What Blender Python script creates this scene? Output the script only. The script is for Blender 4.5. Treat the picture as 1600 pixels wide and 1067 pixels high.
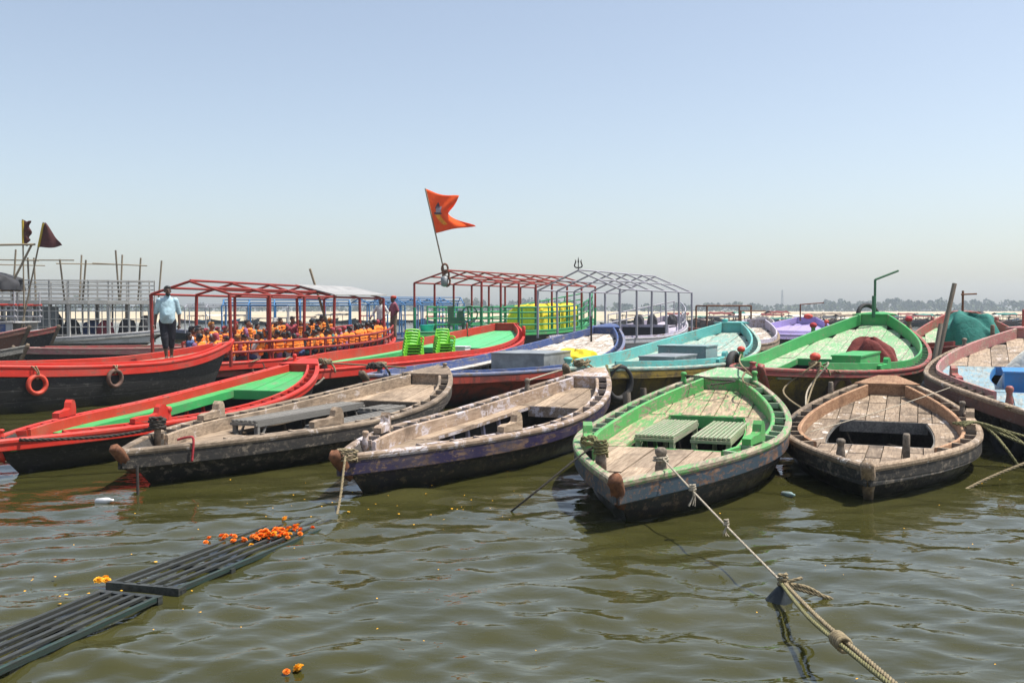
import bpy, bmesh, math, random
import numpy as np
from mathutils import Vector, Matrix
random.seed(7); RNG = np.random.default_rng(11)
R = math.radians; pi = math.pi
for o in list(bpy.data.objects): bpy.data.objects.remove(o)
S = bpy.context.scene; C = S.collection
# ------------------------------------------------------------------ camera
cam = bpy.data.cameras.new('camera'); camo = bpy.data.objects.new('camera', cam); C.objects.link(camo)
cam.sensor_width = 36; cam.lens = 33.75; cam.clip_start = .1; cam.clip_end = 6000
camo.location = (0, 0, 2.0); camo.rotation_euler = (R(90 - 1.85), 0, 0); S.camera = camo
# ------------------------------------------------------------------ sky, sun, exposure
SUN_EL, SUN_AZ = 66, 90          # azimuth clockwise from +Y (view direction)
W = bpy.data.worlds.new('World'); S.world = W; W.use_nodes = True
nt = W.node_tree; bg = nt.nodes['Background']; sk = nt.nodes.new('ShaderNodeTexSky')
sk.sky_type = 'NISHITA'; sk.sun_disc = False; sk.sun_elevation = R(SUN_EL); sk.sun_rotation = R(SUN_AZ)
sk.air_density = 1.0; sk.dust_density = 1.8; sk.ozone_density = 0.6; sk.altitude = 80
sky_tint = nt.nodes.new('ShaderNodeMix'); sky_tint.data_type = 'RGBA'; sky_tint.blend_type = 'MULTIPLY'; sky_tint.inputs[0].default_value = 1; sky_tint.inputs[7].default_value = (1, .985, .965, 1)   # slight warm tint multiplied into the whole sky colour
hs = nt.nodes.new('ShaderNodeHueSaturation'); hs.inputs['Saturation'].default_value = .80; nt.links.new(sk.outputs[0], hs.inputs['Color']); nt.links.new(hs.outputs[0], sky_tint.inputs[6]); nt.links.new(sky_tint.outputs[2], bg.inputs[0]); bg.inputs[1].default_value = .098
sl = bpy.data.lights.new('sun', 'SUN'); sl.energy = 3.7; sl.angle = R(.6); sl.color = (1, .955, .88)
so = bpy.data.objects.new('sun', sl); C.objects.link(so)
_d = Vector((math.sin(R(SUN_AZ)) * math.cos(R(SUN_EL)), math.cos(R(SUN_AZ)) * math.cos(R(SUN_EL)), math.sin(R(SUN_EL))))
so.rotation_euler = _d.to_track_quat('Z', 'Y').to_euler(); so.location = (30, 30, 60)
S.view_settings.view_transform = 'Standard'; S.view_settings.look = 'None'
S.view_settings.exposure = 0.90; S.view_settings.gamma = 1; S.view_settings.use_curve_mapping = False

# ------------------------------------------------------------------ material helpers
class NT:
    def __init__(s, name):
        s.m = bpy.data.materials.new(name); s.m.use_nodes = True; s.t = s.m.node_tree
        s.b = s.t.nodes['Principled BSDF']
    def n(s, ty, **k):
        x = s.t.nodes.new('ShaderNode' + ty)
        for a, v in k.items():
            if a[0] == '_': x.inputs[int(a[1:])].default_value = v
            else: setattr(x, a, v)
        return x
    def l(s, a, b): s.t.links.new(a, b)
    def coord(s, scale=(1, 1, 1), kind='Object', jitter=True):
        tc = s.n('TexCoord'); mp = s.n('Mapping'); mp.inputs['Scale'].default_value = scale
        s.l(tc.outputs[kind], mp.inputs[0])
        if jitter:
            oi = s.n('ObjectInfo'); mu = s.n('Math', operation='MULTIPLY'); mu.inputs[1].default_value = 37.
            s.l(oi.outputs['Random'], mu.inputs[0]); s.l(mu.outputs[0], mp.inputs['Location'])
        return mp.outputs[0]
    def noise(s, v, scale, detail=4, rough=.55, dist=0):
        x = s.n('TexNoise'); x.inputs['Scale'].default_value = scale; x.inputs['Detail'].default_value = detail
        x.inputs['Roughness'].default_value = rough; x.inputs['Distortion'].default_value = dist
        s.l(v, x.inputs['Vector']); return x.outputs['Fac']
    def ramp(s, f, a, b):
        x = s.n('MapRange'); x.interpolation_type = 'SMOOTHSTEP'
        x.inputs[1].default_value = a; x.inputs[2].default_value = b; s.l(f, x.inputs[0]); return x.outputs[0]
    def mix(s, f, a, b, mode='MIX'):
        x = s.n('Mix', data_type='RGBA', blend_type=mode)
        for i, v in ((0, f), (6, a), (7, b)):
            if isinstance(v, (int, float)): x.inputs[i].default_value = v
            elif isinstance(v, tuple): x.inputs[i].default_value = (*v[:3], 1)
            else: s.l(v, x.inputs[i])
        return x.outputs[2]
    def math(s, op, a, b=0.):
        x = s.n('Math', operation=op)
        for i, v in ((0, a), (1, b)):
            if isinstance(v, (int, float)): x.inputs[i].default_value = v
            else: s.l(v, x.inputs[i])
        return x.outputs[0]
    def out(s, col=None, rough=None, height=None, bump=.3, dist=.01):
        if col is not None: s.l(col, s.b.inputs['Base Color']) if not isinstance(col, tuple) else setattr(s.b.inputs['Base Color'], 'default_value', (*col, 1))
        if rough is not None:
            if isinstance(rough, (int, float)): s.b.inputs['Roughness'].default_value = rough
            else: s.l(rough, s.b.inputs['Roughness'])
        if height is not None:
            b = s.n('Bump'); b.inputs['Strength'].default_value = bump; b.inputs['Distance'].default_value = dist
            s.l(height, b.inputs['Height']); s.l(b.outputs[0], s.b.inputs['Normal'])
        return s.m
    def rnd(s):
        return s.n('ObjectInfo').outputs['Random']

def thr(frac, sd):
    """noise level that a given share of the surface exceeds"""
    p = min(.99, max(.01, 1 - frac)); t = math.sqrt(-2 * math.log(min(p, 1 - p))); z = t - (2.30753 + .27061 * t) / (1 + .99229 * t + .04481 * t * t)
    return .5 + sd * (z if p > .5 else -z)

def wood(name, lo, hi, flake=None, famt=.5, grain=(1.2, 14, 14), rough=.8):
    """weathered bare timber, optional remains of paint"""
    g = NT(name); v = g.coord(grain); v2 = g.coord((1, 1, 1))
    gr = g.noise(v, 2.2, 6, .65, .6); bl = g.noise(v2, 2.1, 5, .6); fi = g.noise(v2, 38, 3)
    col = g.mix(g.ramp(gr, .32, .68), lo, hi)
    col = g.mix(g.ramp(bl, .45, .75), col, tuple(c * .55 for c in lo))
    br = g.math('ADD', g.math('MULTIPLY', g.rnd(), .5), .75)
    comb = g.n('CombineColor')
    for i in range(3): g.l(br, comb.inputs[i])
    col = g.mix(1., col, comb.outputs[0], 'MULTIPLY')
    if flake:
        fm = g.math('MULTIPLY', g.ramp(g.noise(v2, 3.3, 7, .72, .4), thr(famt, .09) - .02, thr(famt, .09) + .05), g.ramp(gr, .36, .5))
        col = g.mix(fm, col, flake)
    col = g.mix(g.ramp(fi, .62, .8), col, tuple(c * .4 for c in lo))
    return g.out(col, rough, g.math('ADD', gr, g.math('MULTIPLY', fi, .3)), .5, .006)

def paint(name, col, wear=.35, under=(.17, .12, .08), rough=.55, dirt=.35, grain=(1.1, 9, 9)):
    """painted timber or iron, chipped and dirty"""
    g = NT(name); v = g.coord(grain); v2 = g.coord()
    gr = g.noise(v, 2.0, 5, .6, .4); bl = g.noise(v2, 2.6, 7, .68, .3); fi = g.noise(v2, 17, 4)
    c = g.mix(g.ramp(bl, .35, .7), tuple(x * .86 for x in col), tuple(min(1, x * 1.08) for x in col))
    c = g.mix(g.math('MULTIPLY', g.ramp(g.noise(v2, 1.3, 5, .65), .45, .66), dirt), c, (.13, .11, .085))
    f2 = g.noise(v, 3.1, 7, .72, .2)
    wm = g.ramp(g.math('ADD', g.math('MULTIPLY', f2, .6), g.math('MULTIPLY', bl, .4)), thr(wear, .075) - .02, thr(wear, .075) + .035)
    un = g.mix(g.ramp(gr, .3, .7), tuple(x * .6 for x in under), tuple(x * 1.5 for x in under))
    c = g.mix(wm, c, un)
    ro = g.math('ADD', g.math('MULTIPLY', fi, .25), rough - .1)
    return g.out(c, ro, g.math('ADD', g.math('MULTIPLY', gr, .7), g.math('MULTIPLY', wm, -.4)), .35, .005)

def hullmat(name, top, low=(.018, .017, .016), split=.3, wid=.25, scuff=(.16, .14, .12), samt=.4):
    """tarred planking: painted strake colour fading down into tar, scuffs, slime at the waterline"""
    g = NT(name); v2 = g.coord((1, 1, 1), jitter=False); v = g.coord((.7, 5, 5), jitter=False)
    tc = g.n('TexCoord'); sp = g.n('SeparateXYZ'); g.l(tc.outputs['Object'], sp.inputs[0]); z = sp.outputs[2]
    bl = g.noise(v2, 2.3, 7, .7, .5); gr = g.noise(v, 3, 6, .65); fi = g.noise(v2, 13, 6, .7)
    h = g.math('ADD', z, g.math('MULTIPLY', g.math('SUBTRACT', bl, .5), .55))
    c = g.mix(g.ramp(h, split - wid, split + wid), low, top)
    c = g.mix(g.ramp(g.math('ADD', g.math('MULTIPLY', fi, .5), g.math('MULTIPLY', gr, .5)), thr(samt * .5, .075), thr(samt * .5, .075) + .09), c, scuff)
    c = g.mix(g.math('MULTIPLY', g.ramp(g.noise(v2, .9, 6, .7, .8), .5, .64), .8), c, tuple(x * 1.1 for x in low))
    c = g.mix(g.math('MULTIPLY', g.ramp(g.noise(v, 5, 5, .7), .54, .66), .45), c, tuple(x * .8 for x in scuff))
    c = g.mix(g.ramp(h, .16, -.02), c, (.022, .022, .012))
    # plank seams
    w = g.n('TexWave', wave_type='BANDS', bands_direction='Z'); w.inputs['Scale'].default_value = 1.35; w.inputs['Distortion'].default_value = .5
    g.l(tc.outputs['Object'], w.inputs[0])
    seam = g.ramp(w.outputs['Fac'], .03, .0)
    hh = g.math('ADD', g.math('MULTIPLY', seam, -1.2), g.math('ADD', fi, g.math('MULTIPLY', gr, .6)))
    ro = g.mix(g.ramp(h, .22, .05), (.72, .72, .72), (.3, .3, .3))
    return g.out(c, ro, hh, .45, .008)

def plain(name, col, rough=.6, var=.25, scale=6, metal=0., bump=.2):
    g = NT(name); v = g.coord(); n1 = g.noise(v, scale, 5, .6)
    c = g.mix(g.ramp(n1, .3, .7), tuple(x * (1 - var) for x in col), tuple(min(1, x * (1 + var * .6)) for x in col))
    g.b.inputs['Metallic'].default_value = metal
    return g.out(c, rough, g.noise(v, scale * 5, 3), bump, .004)

def cloth(name, col, var=.25):
    g = NT(name); v = g.coord(); n1 = g.noise(v, 7, 5, .6, .8)
    c = g.mix(g.ramp(n1, .3, .7), tuple(x * (1 - var) for x in col), col)
    return g.out(c, .85, n1, .8, .03)

M = {}
M['red'] = paint('red_paint', (.55, .024, .010), .17, (.20, .06, .04), dirt=.3)
M['redold'] = paint('old_red_paint', (.34, .07, .06), .35)
M['frame_red'] = paint('red_frame_paint', (.27, .022, .012), .12, (.10, .05, .03), dirt=.15)
M['green'] = paint('bright_green_paint', (.045, .38, .10), .17, (.16, .22, .12), dirt=.4)
M['greenlight'] = paint('pale_green_paint', (.09, .47, .18), .12, dirt=.2)
M['greenmid'] = paint('mid_green_paint', (.04, .33, .085), .16, (.2, .17, .12), dirt=.3)
M['greenold'] = paint('worn_green_paint', (.075, .36, .085), .34, (.24, .20, .14))
M['greendeck'] = paint('worn_green_deck', (.12, .32, .10), .7, (.33, .25, .16), dirt=.25)
M['greenrim'] = paint('rubbed_green_rim', (.13, .34, .11), .68, (.27, .22, .155), dirt=.3)
M['greenwash'] = paint('faded_green_wash', (.20, .42, .20), .5, (.36, .34, .26), dirt=.3)
M['greenrail'] = paint('dark_green_paint', (.015, .22, .085), .1, dirt=.1)
M['blue'] = paint('blue_paint', (.045, .085, .24), .26, (.2, .18, .16))
M['bluegrey'] = paint('grey_blue_paint', (.16, .18, .28), .35)
M['white'] = paint('white_paint', (.62, .60, .55), .42, (.30, .23, .17), dirt=.3)
M['cyan'] = paint('turquoise_paint', (.12, .45, .42), .22, (.26, .26, .2))
M['cyandeck'] = paint('worn_turquoise_deck', (.24, .43, .37), .6, (.33, .35, .29), dirt=.25)
M['pink'] = paint('dusty_pink_paint', (.42, .17, .16), .4, (.30, .22, .17))
M['palebluedeck'] = paint('pale_blue_deck', (.21, .35, .41), .5, (.24, .26, .24))
M['bluebox'] = paint('blue_box_paint', (.03, .20, .50), .12)
M['lilac'] = paint('lilac_paint', (.40, .33, .62), .18, dirt=.15)
M['lilacwhite'] = paint('pale_lilac_paint', (.50, .46, .56), .3)
M['purple'] = paint('purple_strake_paint', (.022, .015, .055), .45, (.11, .07, .05))
M['bluestrake'] = paint('dull_blue_strake_paint', (.032, .058, .082), .42, (.15, .085, .055))
M['greywhite'] = paint('grey_white_paint', (.40, .40, .43), .25, (.2, .18, .16))
M['framegrey'] = paint('pale_grey_frame_paint', (.34, .34, .38), .15, (.15, .13, .12))
M['blueframe'] = paint('blue_frame_paint', (.04, .17, .38), .1, dirt=.1)
M['palewood'] = wood('pale_bleached_wood', (.225, .16, .105), (.40, .305, .215))
M['greywood'] = wood('grey_weathered_wood', (.19, .14, .095), (.38, .29, .205), (.48, .42, .38), .16)
M['brownwood'] = wood('brown_weathered_wood', (.16, .112, .072), (.32, .24, .165), (.58, .53, .48), .13)
M['orangewood'] = wood('orange_brown_wood', (.26, .13, .065), (.42, .25, .14))
M['lilacwood'] = wood('whitewashed_wood', (.24, .165, .11), (.40, .30, .22), (.50, .45, .46), .40)
M['whitewood'] = wood('whitewashed_deck', (.30, .24, .19), (.45, .38, .31), (.62, .58, .52), .5)
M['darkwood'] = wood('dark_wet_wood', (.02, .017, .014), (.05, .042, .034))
M['midwood'] = wood('old_brown_wood', (.10, .07, .045), (.2, .15, .10))
M['slatgrey'] = wood('grey_slat_wood', (.11, .105, .095), (.25, .235, .21))
M['greenslat'] = paint('worn_green_slat', (.13, .34, .13), .6, (.34, .29, .22))
M['bamboo'] = wood('bamboo', (.16, .13, .09), (.30, .25, .17))
M['post'] = wood('grey_post_wood', (.10, .08, .06), (.22, .18, .14))
M['rust'] = plain('rusty_iron', (.16, .065, .03), .9, .5, 14, bump=.6)
M['h_black'] = hullmat('tarred_hull', (.022, .021, .022), split=.5, scuff=(.085, .08, .075), samt=.6)
M['h_wood'] = hullmat('tarred_wood_hull', (.06, .045, .033), split=.45, scuff=(.15, .125, .095), samt=.95)
M['h_purple'] = hullmat('purple_tarred_hull', (.045, .032, .07), split=.35, scuff=(.13, .10, .06), samt=.9)
M['h_blue'] = hullmat('blue_tarred_hull', (.05, .085, .12), split=.38, scuff=(.13, .095, .065), samt=.9)
M['h_red'] = hullmat('red_hull', (.30, .035, .018), split=.25, scuff=(.12, .05, .03), samt=.4)
M['h_yellow'] = hullmat('yellow_black_hull', (.26, .18, .02), split=.52, wid=.4, scuff=(.1, .07, .03), samt=.8)
M['h_white'] = hullmat('white_hull', (.50, .50, .56), low=(.05, .05, .06), split=.3)
M['h_brown'] = hullmat('brown_hull', (.14, .06, .04), split=.4)
M['h_skyblue'] = hullmat('sky_blue_hull', (.10, .26, .45), split=.2)
M['rubber'] = plain('black_rubber', (.025, .024, .024), .75, .3, 12, bump=.4)
M['rubberred'] = plain('red_painted_rubber', (.55, .06, .03), .6, .3, 9)
M['rubberbrown'] = plain('dusty_rubber', (.13, .07, .05), .8, .4, 9)
M['rope'] = plain('hemp_rope', (.24, .19, .11), .9, .4, 40, bump=.8)
M['ropewhite'] = plain('pale_rope', (.40, .35, .27), .9, .3, 40, bump=.8)
M['ropegreen'] = plain('green_nylon_rope', (.16, .15, .06), .8, .4, 40, bump=.8)
M['ropedark'] = plain('dark_rope', (.05, .043, .035), .9, .4, 40, bump=.8)
M['yellow'] = cloth('yellow_tarpaulin', (.78, .62, .02))
M['teal'] = cloth('teal_tarpaulin', (.012, .16, .13))
M['darkred'] = cloth('dark_red_cloth', (.16, .02, .015))
M['whitecloth'] = cloth('white_plastic_sheet', (.70, .69, .62), .3)
M['redcloth'] = cloth('red_cloth', (.40, .03, .04))
M['darkcloth'] = cloth('dark_cloth', (.04, .04, .045))
M['orange'] = cloth('saffron_flag', (.95, .15, .008), .2)
def _translucent(m, col):
    t = m.node_tree; tr = t.nodes.new('ShaderNodeBsdfTranslucent'); tr.inputs[0].default_value = (*col, 1); mx = t.nodes.new('ShaderNodeMixShader'); mx.inputs[0].default_value = .5
    t.links.new(t.nodes['Principled BSDF'].outputs[0], mx.inputs[1]); t.links.new(tr.outputs[0], mx.inputs[2]); t.links.new(mx.outputs[0], t.nodes['Material Output'].inputs['Surface'])
_translucent(M['orange'], (1., .17, .008))
M['maroon'] = cloth('maroon_flag', (.075, .014, .014), .3)
M['flagtrim'] = cloth('yellow_flag_trim', (.45, .33, .03), .2)
M['ink'] = plain('flag_print', (.06, .04, .06), .8)
M['inkgrey'] = plain('flag_print_grey', (.32, .28, .32), .8)
M['inkyellow'] = plain('flag_print_yellow', (.85, .34, .01), .8)
M['zinc'] = plain('zinc_sheet', (.27, .29, .30), .5, .3, 3, .3)
M['zinccyan'] = paint('painted_zinc_box', (.22, .34, .34), .3, (.25, .27, .27))
M['tin'] = plain('tin_sheet', (.36, .35, .33), .45, .2, 2, .2)
M['plastic'] = plain('lime_plastic', (.16, .52, .015), .5, .05, 2, bump=.02)
M['bucket'] = plain('turquoise_plastic', (.02, .40, .42), .4, .1, 2, bump=.02)
M['bag'] = plain('black_plastic_bag', (.014, .02, .022), .45, .5, 8, bump=.8)
M['vest'] = cloth('orange_life_jacket', (.95, .25, .025), .1)
M['strap'] = plain('black_webbing', (.02, .02, .022), .8)
M['skin'] = plain('brown_skin', (.16, .075, .045), .55, .15, 8, bump=.05)
M['skindark'] = plain('dark_brown_skin', (.085, .042, .027), .55, .15, 8, bump=.05)
M['hair'] = plain('black_hair', (.012, .010, .010), .5, .3, 40, bump=.5)
M['hairgrey'] = plain('grey_hair', (.35, .34, .33), .6, .3, 40, bump=.5)
M['navy'] = cloth('navy_trousers', (.012, .013, .022))
M['khaki'] = cloth('khaki_trousers', (.17, .125, .085))
M['lightblue'] = cloth('light_blue_check_shirt', (.42, .60, .68), .35)
M['whiteshirt'] = cloth('white_shirt', (.66, .66, .64), .3)
M['magenta'] = cloth('dusty_magenta_shirt', (.28, .075, .11), .3)
for i, c in enumerate([(.55, .55, .55), (.05, .09, .22), (.35, .05, .07), (.05, .22, .20), (.45, .36, .22), (.04, .04, .05), (.30, .12, .25), (.5, .22, .05)]):
    M['shirt%d' % i] = cloth('shirt_cloth_%d' % i, c)
M['marigold'] = plain('marigold_orange', (.90, .21, .006), .7, .35, 30, bump=.6)
M['marigold2'] = plain('marigold_yellow', (.85, .42, .01), .7, .3, 30, bump=.6)
M['rackwood'] = wood('wet_black_slats', (.014, .016, .014), (.055, .058, .05), rough=.5)
M['rackgreen'] = paint('green_rack_side', (.008, .055, .042), .6, (.02, .018, .016))
M['cabinwhite'] = paint('cabin_white_paint', (.50, .50, .50), .2)
M['silver'] = paint('silver_grey_paint', (.52, .51, .48), .25, (.2, .19, .17))
M['chairwhite'] = plain('white_plastic', (.7, .7, .7), .4, .1)
M['engine'] = paint('green_engine_paint', (.01, .12, .05), .2)

# ------------------------------------------------------------------ mesh helpers
def link(name, me, mat=None, parent=None):
    o = bpy.data.objects.new(name, me); C.objects.link(o)
    if parent: o.parent = parent
    if mat is not None:
        for m in (mat if isinstance(mat, (list, tuple)) else [mat]):
            me.materials.append(M[m] if isinstance(m, str) else m)
    return o
def tag(o, label=None, cat=None, group=None, kind=None):
    for k, v in (('label', label), ('category', cat), ('group', group), ('kind', kind)):
        if v: o[k] = v
    return o
def empty(name, loc=(0, 0, 0), rz=0.):
    o = bpy.data.objects.new(name, None); C.objects.link(o); o.location = loc; o.rotation_euler = (0, 0, rz); o.empty_display_size = .2
    return o
def mesh(name, v, f, mats=None, idx=None, smooth=False):
    me = bpy.data.meshes.new(name); me.from_pydata([tuple(x) for x in v], [], f)
    if idx: me.polygons.foreach_set('material_index', idx)
    if smooth: me.polygons.foreach_set('use_smooth', [True] * len(me.polygons))
    me.update(); return me
class MB:
    """collects simple solids into one mesh"""
    def __init__(s): s.v = []; s.f = []
    def add(s, v, f):
        n = len(s.v); s.v += [tuple(x) for x in v]; s.f += [tuple(i + n for i in q) for q in f]; return s
    def box(s, c, d, m=None):
        x, y, z = [k / 2 for k in d]
        v = [Vector((a * x, b * y, e * z)) for a in (-1, 1) for b in (-1, 1) for e in (-1, 1)]
        if m is not None: v = [m @ p for p in v]
        return s.add([p + Vector(c) for p in v], [(0, 1, 3, 2), (4, 6, 7, 5), (0, 4, 5, 1), (2, 3, 7, 6), (0, 2, 6, 4), (1, 5, 7, 3)])
    def tube(s, pts, r, n=8, cap=True):
        pts = [Vector(p) for p in pts]; rs = r if isinstance(r, (list, tuple)) else [r] * len(pts)
        v = []; f = []; a = None
        for i, p in enumerate(pts):
            t = (pts[min(i + 1, len(pts) - 1)] - pts[max(i - 1, 0)]).normalized()
            if a is None: a = t.orthogonal().normalized()
            else: a = (a - t * a.dot(t)).normalized()
            b = t.cross(a)
            v += [p + (a * math.cos(2 * pi * k / n) + b * math.sin(2 * pi * k / n)) * rs[i] for k in range(n)]
        for i in range(len(pts) - 1):
            for k in range(n):
                k2 = (k + 1) % n; f.append((i * n + k, i * n + k2, (i + 1) * n + k2, (i + 1) * n + k))
        if cap: f.append(tuple(range(n))[::-1]); f.append(tuple((len(pts) - 1) * n + k for k in range(n)))
        return s.add(v, f)
    def lathe(s, prof, n=12, c=(0, 0, 0)):
        v = []; f = []
        for r, z in prof: v += [(c[0] + r * math.cos(2 * pi * k / n), c[1] + r * math.sin(2 * pi * k / n), c[2] + z) for k in range(n)]
        for i in range(len(prof) - 1):
            for k in range(n):
                k2 = (k + 1) % n; f.append((i * n + k, i * n + k2, (i + 1) * n + k2, (i + 1) * n + k))
        f.append(tuple(range(n))[::-1]); f.append(tuple((len(prof) - 1) * n + k for k in range(n)))
        return s.add(v, f)
    def ell(s, c, r, nu=14, nv=9, fn=None):
        v = []; f = []
        for j in range(nv + 1):
            th = pi * j / nv
            for i in range(nu):
                ph = 2 * pi * i / nu
                p = Vector((math.sin(th) * math.cos(ph), math.sin(th) * math.sin(ph), math.cos(th)))
                k = fn(p) if fn else 1.
                v.append((c[0] + p.x * r[0] * k, c[1] + p.y * r[1] * k, c[2] + p.z * r[2] * k))
        for j in range(nv):
            for i in range(nu):
                i2 = (i + 1) % nu; f.append((j * nu + i, (j + 1) * nu + i, (j + 1) * nu + i2, j * nu + i2))
        return s.add(v, f)
    def sweep(s, pts, sec, side=1):
        """sec: (inward, up) polygon; pts: list of (pos, inward unit vector)"""
        n = len(sec); v = []; f = []
        for p, nn in pts:
            v += [(p[0] + nn[0] * a, p[1] + nn[1] * a, p[2] + b) for a, b in sec]
        for i in range(len(pts) - 1):
            for k in range(n):
                k2 = (k + 1) % n; q = (i * n + k, i * n + k2, (i + 1) * n + k2, (i + 1) * n + k)
                f.append(q if side > 0 else q[::-1])
        f.append(tuple(range(n))); f.append(tuple((len(pts) - 1) * n + k for k in range(n))[::-1])
        return s.add(v, f)
    def done(s, name, mat, parent=None, smooth=False):
        return link(name, mesh(name, s.v, s.f, smooth=smooth), mat, parent)
_unit = {}
def unitmesh(kind):
    if kind not in _unit:
        b = MB()
        if kind == 'box': b.box((0, 0, .5), (2, 2, 1))
        else: b.tube([(0, 0, 0), (0, 0, 1)], 1, 10)
        me = mesh('unit_' + kind, b.v, b.f); me.materials.append(None)
        if kind != 'box':
            for p in me.polygons: p.use_smooth = len(p.vertices) == 4
        _unit[kind] = me
    return _unit[kind]
def bar(name, p, q, r, mat, parent=None, kind='tube', r2=None):
    """a straight bar from p to q, sharing one unit mesh"""
    o = bpy.data.objects.new(name, unitmesh(kind)); C.objects.link(o)
    if parent: o.parent = parent
    o.material_slots[0].link = 'OBJECT'; o.material_slots[0].material = M[mat]
    p = Vector(p); q = Vector(q); d = q - p; z = d.normalized()
    x = Vector((0, 0, 1)).cross(z)
    if x.length < .01: x = Vector((1, 0, 0))
    x.normalize(); y = z.cross(x)
    m = Matrix((x, y, z)).transposed().to_4x4()
    o.matrix_basis = Matrix.Translation(p) @ m @ Matrix.Diagonal((r, r2 or r, d.length, 1))
    return o
def copytree(o, parent=None):
    c = o.copy(); C.objects.link(c); c.parent = parent
    for ch in list(o.children): copytree(ch, c)
    return c
def smoothpath(pts, n=8):
    pts = [Vector(p) for p in pts]; out = []
    P = [pts[0]] + pts + [pts[-1]]
    for i in range(1, len(P) - 2):
        a, b, c, d = P[i - 1:i + 3]
        for k in range(n):
            t = k / n
            out.append(.5 * ((2 * b) + (-a + c) * t + (2 * a - 5 * b + 4 * c - d) * t * t + (-a + 3 * b - 3 * c + d) * t ** 3))
    out.append(pts[-1]); return out
def rope(name, pts, r, mat, parent=None, strands=True, twist=None, n=8):
    P = smoothpath(pts, n); mb = MB()
    if not strands: mb.tube(P, r, 6)
    else:
        tw = twist or r * 9; L = sum((P[i + 1] - P[i]).length for i in range(len(P) - 1)); N = min(900, max(8, int(L / tw * 8)))
        cum = [0]
        for i in range(len(P) - 1): cum.append(cum[-1] + (P[i + 1] - P[i]).length)
        Q = []; j = 0
        for k in range(N + 1):
            d = L * k / N
            while j < len(P) - 2 and cum[j + 1] < d: j += 1
            Q.append(P[j].lerp(P[j + 1], (d - cum[j]) / max(1e-6, cum[j + 1] - cum[j])))
        for s_ in range(3):
            pts2 = []; a = None
            for k, p in enumerate(Q):
                t = (Q[min(k + 1, N)] - Q[max(k - 1, 0)]).normalized()
                a = t.orthogonal().normalized() if a is None else (a - t * a.dot(t)).normalized()
                b = t.cross(a); ph = 2 * pi * (s_ / 3 + L * k / N / tw)
                pts2.append(p + (a * math.cos(ph) + b * math.sin(ph)) * r * .5)
            mb.tube(pts2, r * .55, 5)
    return mb.done(name, mat, parent, True)
def sag(a, b, s=.1, n=6):
    a = Vector(a); b = Vector(b)
    return [a.lerp(b, k / n) - Vector((0, 0, s * 4 * (k / n) * (1 - k / n))) for k in range(n + 1)]

# ================================================================== SETTING
def water_material():
    g = NT('river_water'); tc = g.n('TexCoord'); g.b.inputs['IOR'].default_value = 1.38
    mp = g.n('Mapping'); mp.inputs['Scale'].default_value = (.62, 1, 1); g.l(tc.outputs['Object'], mp.inputs[0]); v = mp.outputs[0]
    n1 = g.noise(v, .45, 5, .6); n2 = g.noise(v, 3.6, 3, .5, .5); n3 = g.noise(v, 9.5, 2, .5, .3)
    col = g.mix(g.ramp(n1, .3, .7), (.034, .034, .008), (.050, .048, .016))
    g.out(col, .035, g.math('ADD', n2, g.math('MULTIPLY', n3, .5)), .26, .035)
    return g.m
def make_water(boats):
    ny, nx = 1000, 560
    ys = [1.2]
    while len(ys) < ny: ys.append(ys[-1] * 1.0055)
    ys = np.array(ys) * 1.0; us = np.linspace(-1.35, 1.35, nx)
    Y = np.repeat(ys[:, None], nx, 1); X = Y * us[None, :] * (1 + 1.5 / Y)
    Z = np.zeros_like(X); cell = np.maximum(Y * .0055, .02)
    rng = np.random.default_rng(5)
    mod = .95 + .42 * np.sin(X * .23 + 1.3) * np.sin(Y * .31 + .4) + .25 * np.sin(X * .61 - Y * .43) + .15 * np.sin(X * 1.3 + Y * .9)
    for i in range(70):
        lam = .15 * (1.3 / .15) ** rng.random(); k = 2 * pi / lam
        th = R(90) + rng.normal(0, .6); ph = rng.random() * 6.28
        amp = .0026 * lam ** .8 * (.6 + .8 * rng.random())
        fade = np.clip((lam / cell - 3) / 5, 0, 1)
        wob = .5 * np.sin(.31 * X * math.cos(th + 1.) + .27 * Y * math.sin(th + 1.) + ph * 2)
        Z += amp * fade * np.sin(k * (X * math.cos(th) + Y * math.sin(th)) + ph + wob)
    Z *= mod
    me = bpy.data.meshes.new('river_water'); nv = nx * ny
    me.vertices.add(nv); me.vertices.foreach_set('co', np.stack([X, Y, Z], -1).astype(np.float32).ravel())
    i = np.arange(nv).reshape(ny, nx); q = np.stack([i[:-1, :-1], i[:-1, 1:], i[1:, 1:], i[1:, :-1]], -1).reshape(-1, 4)
    cx = X.ravel()[q].mean(1); cy = Y.ravel()[q].mean(1); keep = np.ones(len(q), bool)
    for b in boats:          # the river stops at each hull
        c, n = math.cos(b.a), math.sin(b.a); lx = (cx - b.o.x) * c + (cy - b.o.y) * n; ly = -(cx - b.o.x) * n + (cy - b.o.y) * c
        near = np.where((lx > 0) & (lx < b.L) & (abs(ly) < b.B))[0]
        tt = np.linspace(0, 1, 120); P_ = [b.hp(t, -KEEL / (b.z(t) - KEEL), 1, .05) for t in tt]
        wd = np.interp(lx[near], [p.x for p in P_], [p.y for p in P_], left=0, right=0); keep[near[abs(ly[near]) < wd]] = False
    q = q[keep]
    me.loops.add(q.size); me.loops.foreach_set('vertex_index', q.ravel().astype(np.int32))
    me.polygons.add(len(q)); me.polygons.foreach_set('loop_start', np.arange(0, q.size, 4, dtype=np.int32))
    me.polygons.foreach_set('loop_total', np.full(len(q), 4, np.int32))
    me.polygons.foreach_set('use_smooth', np.ones(len(q), bool)); me.update()
    me.materials.append(water_material())
    o = bpy.data.objects.new('river_water', me); C.objects.link(o); tag(o, kind='structure')
    tag(o, label='murky olive river water with gentle ripples')
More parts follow.
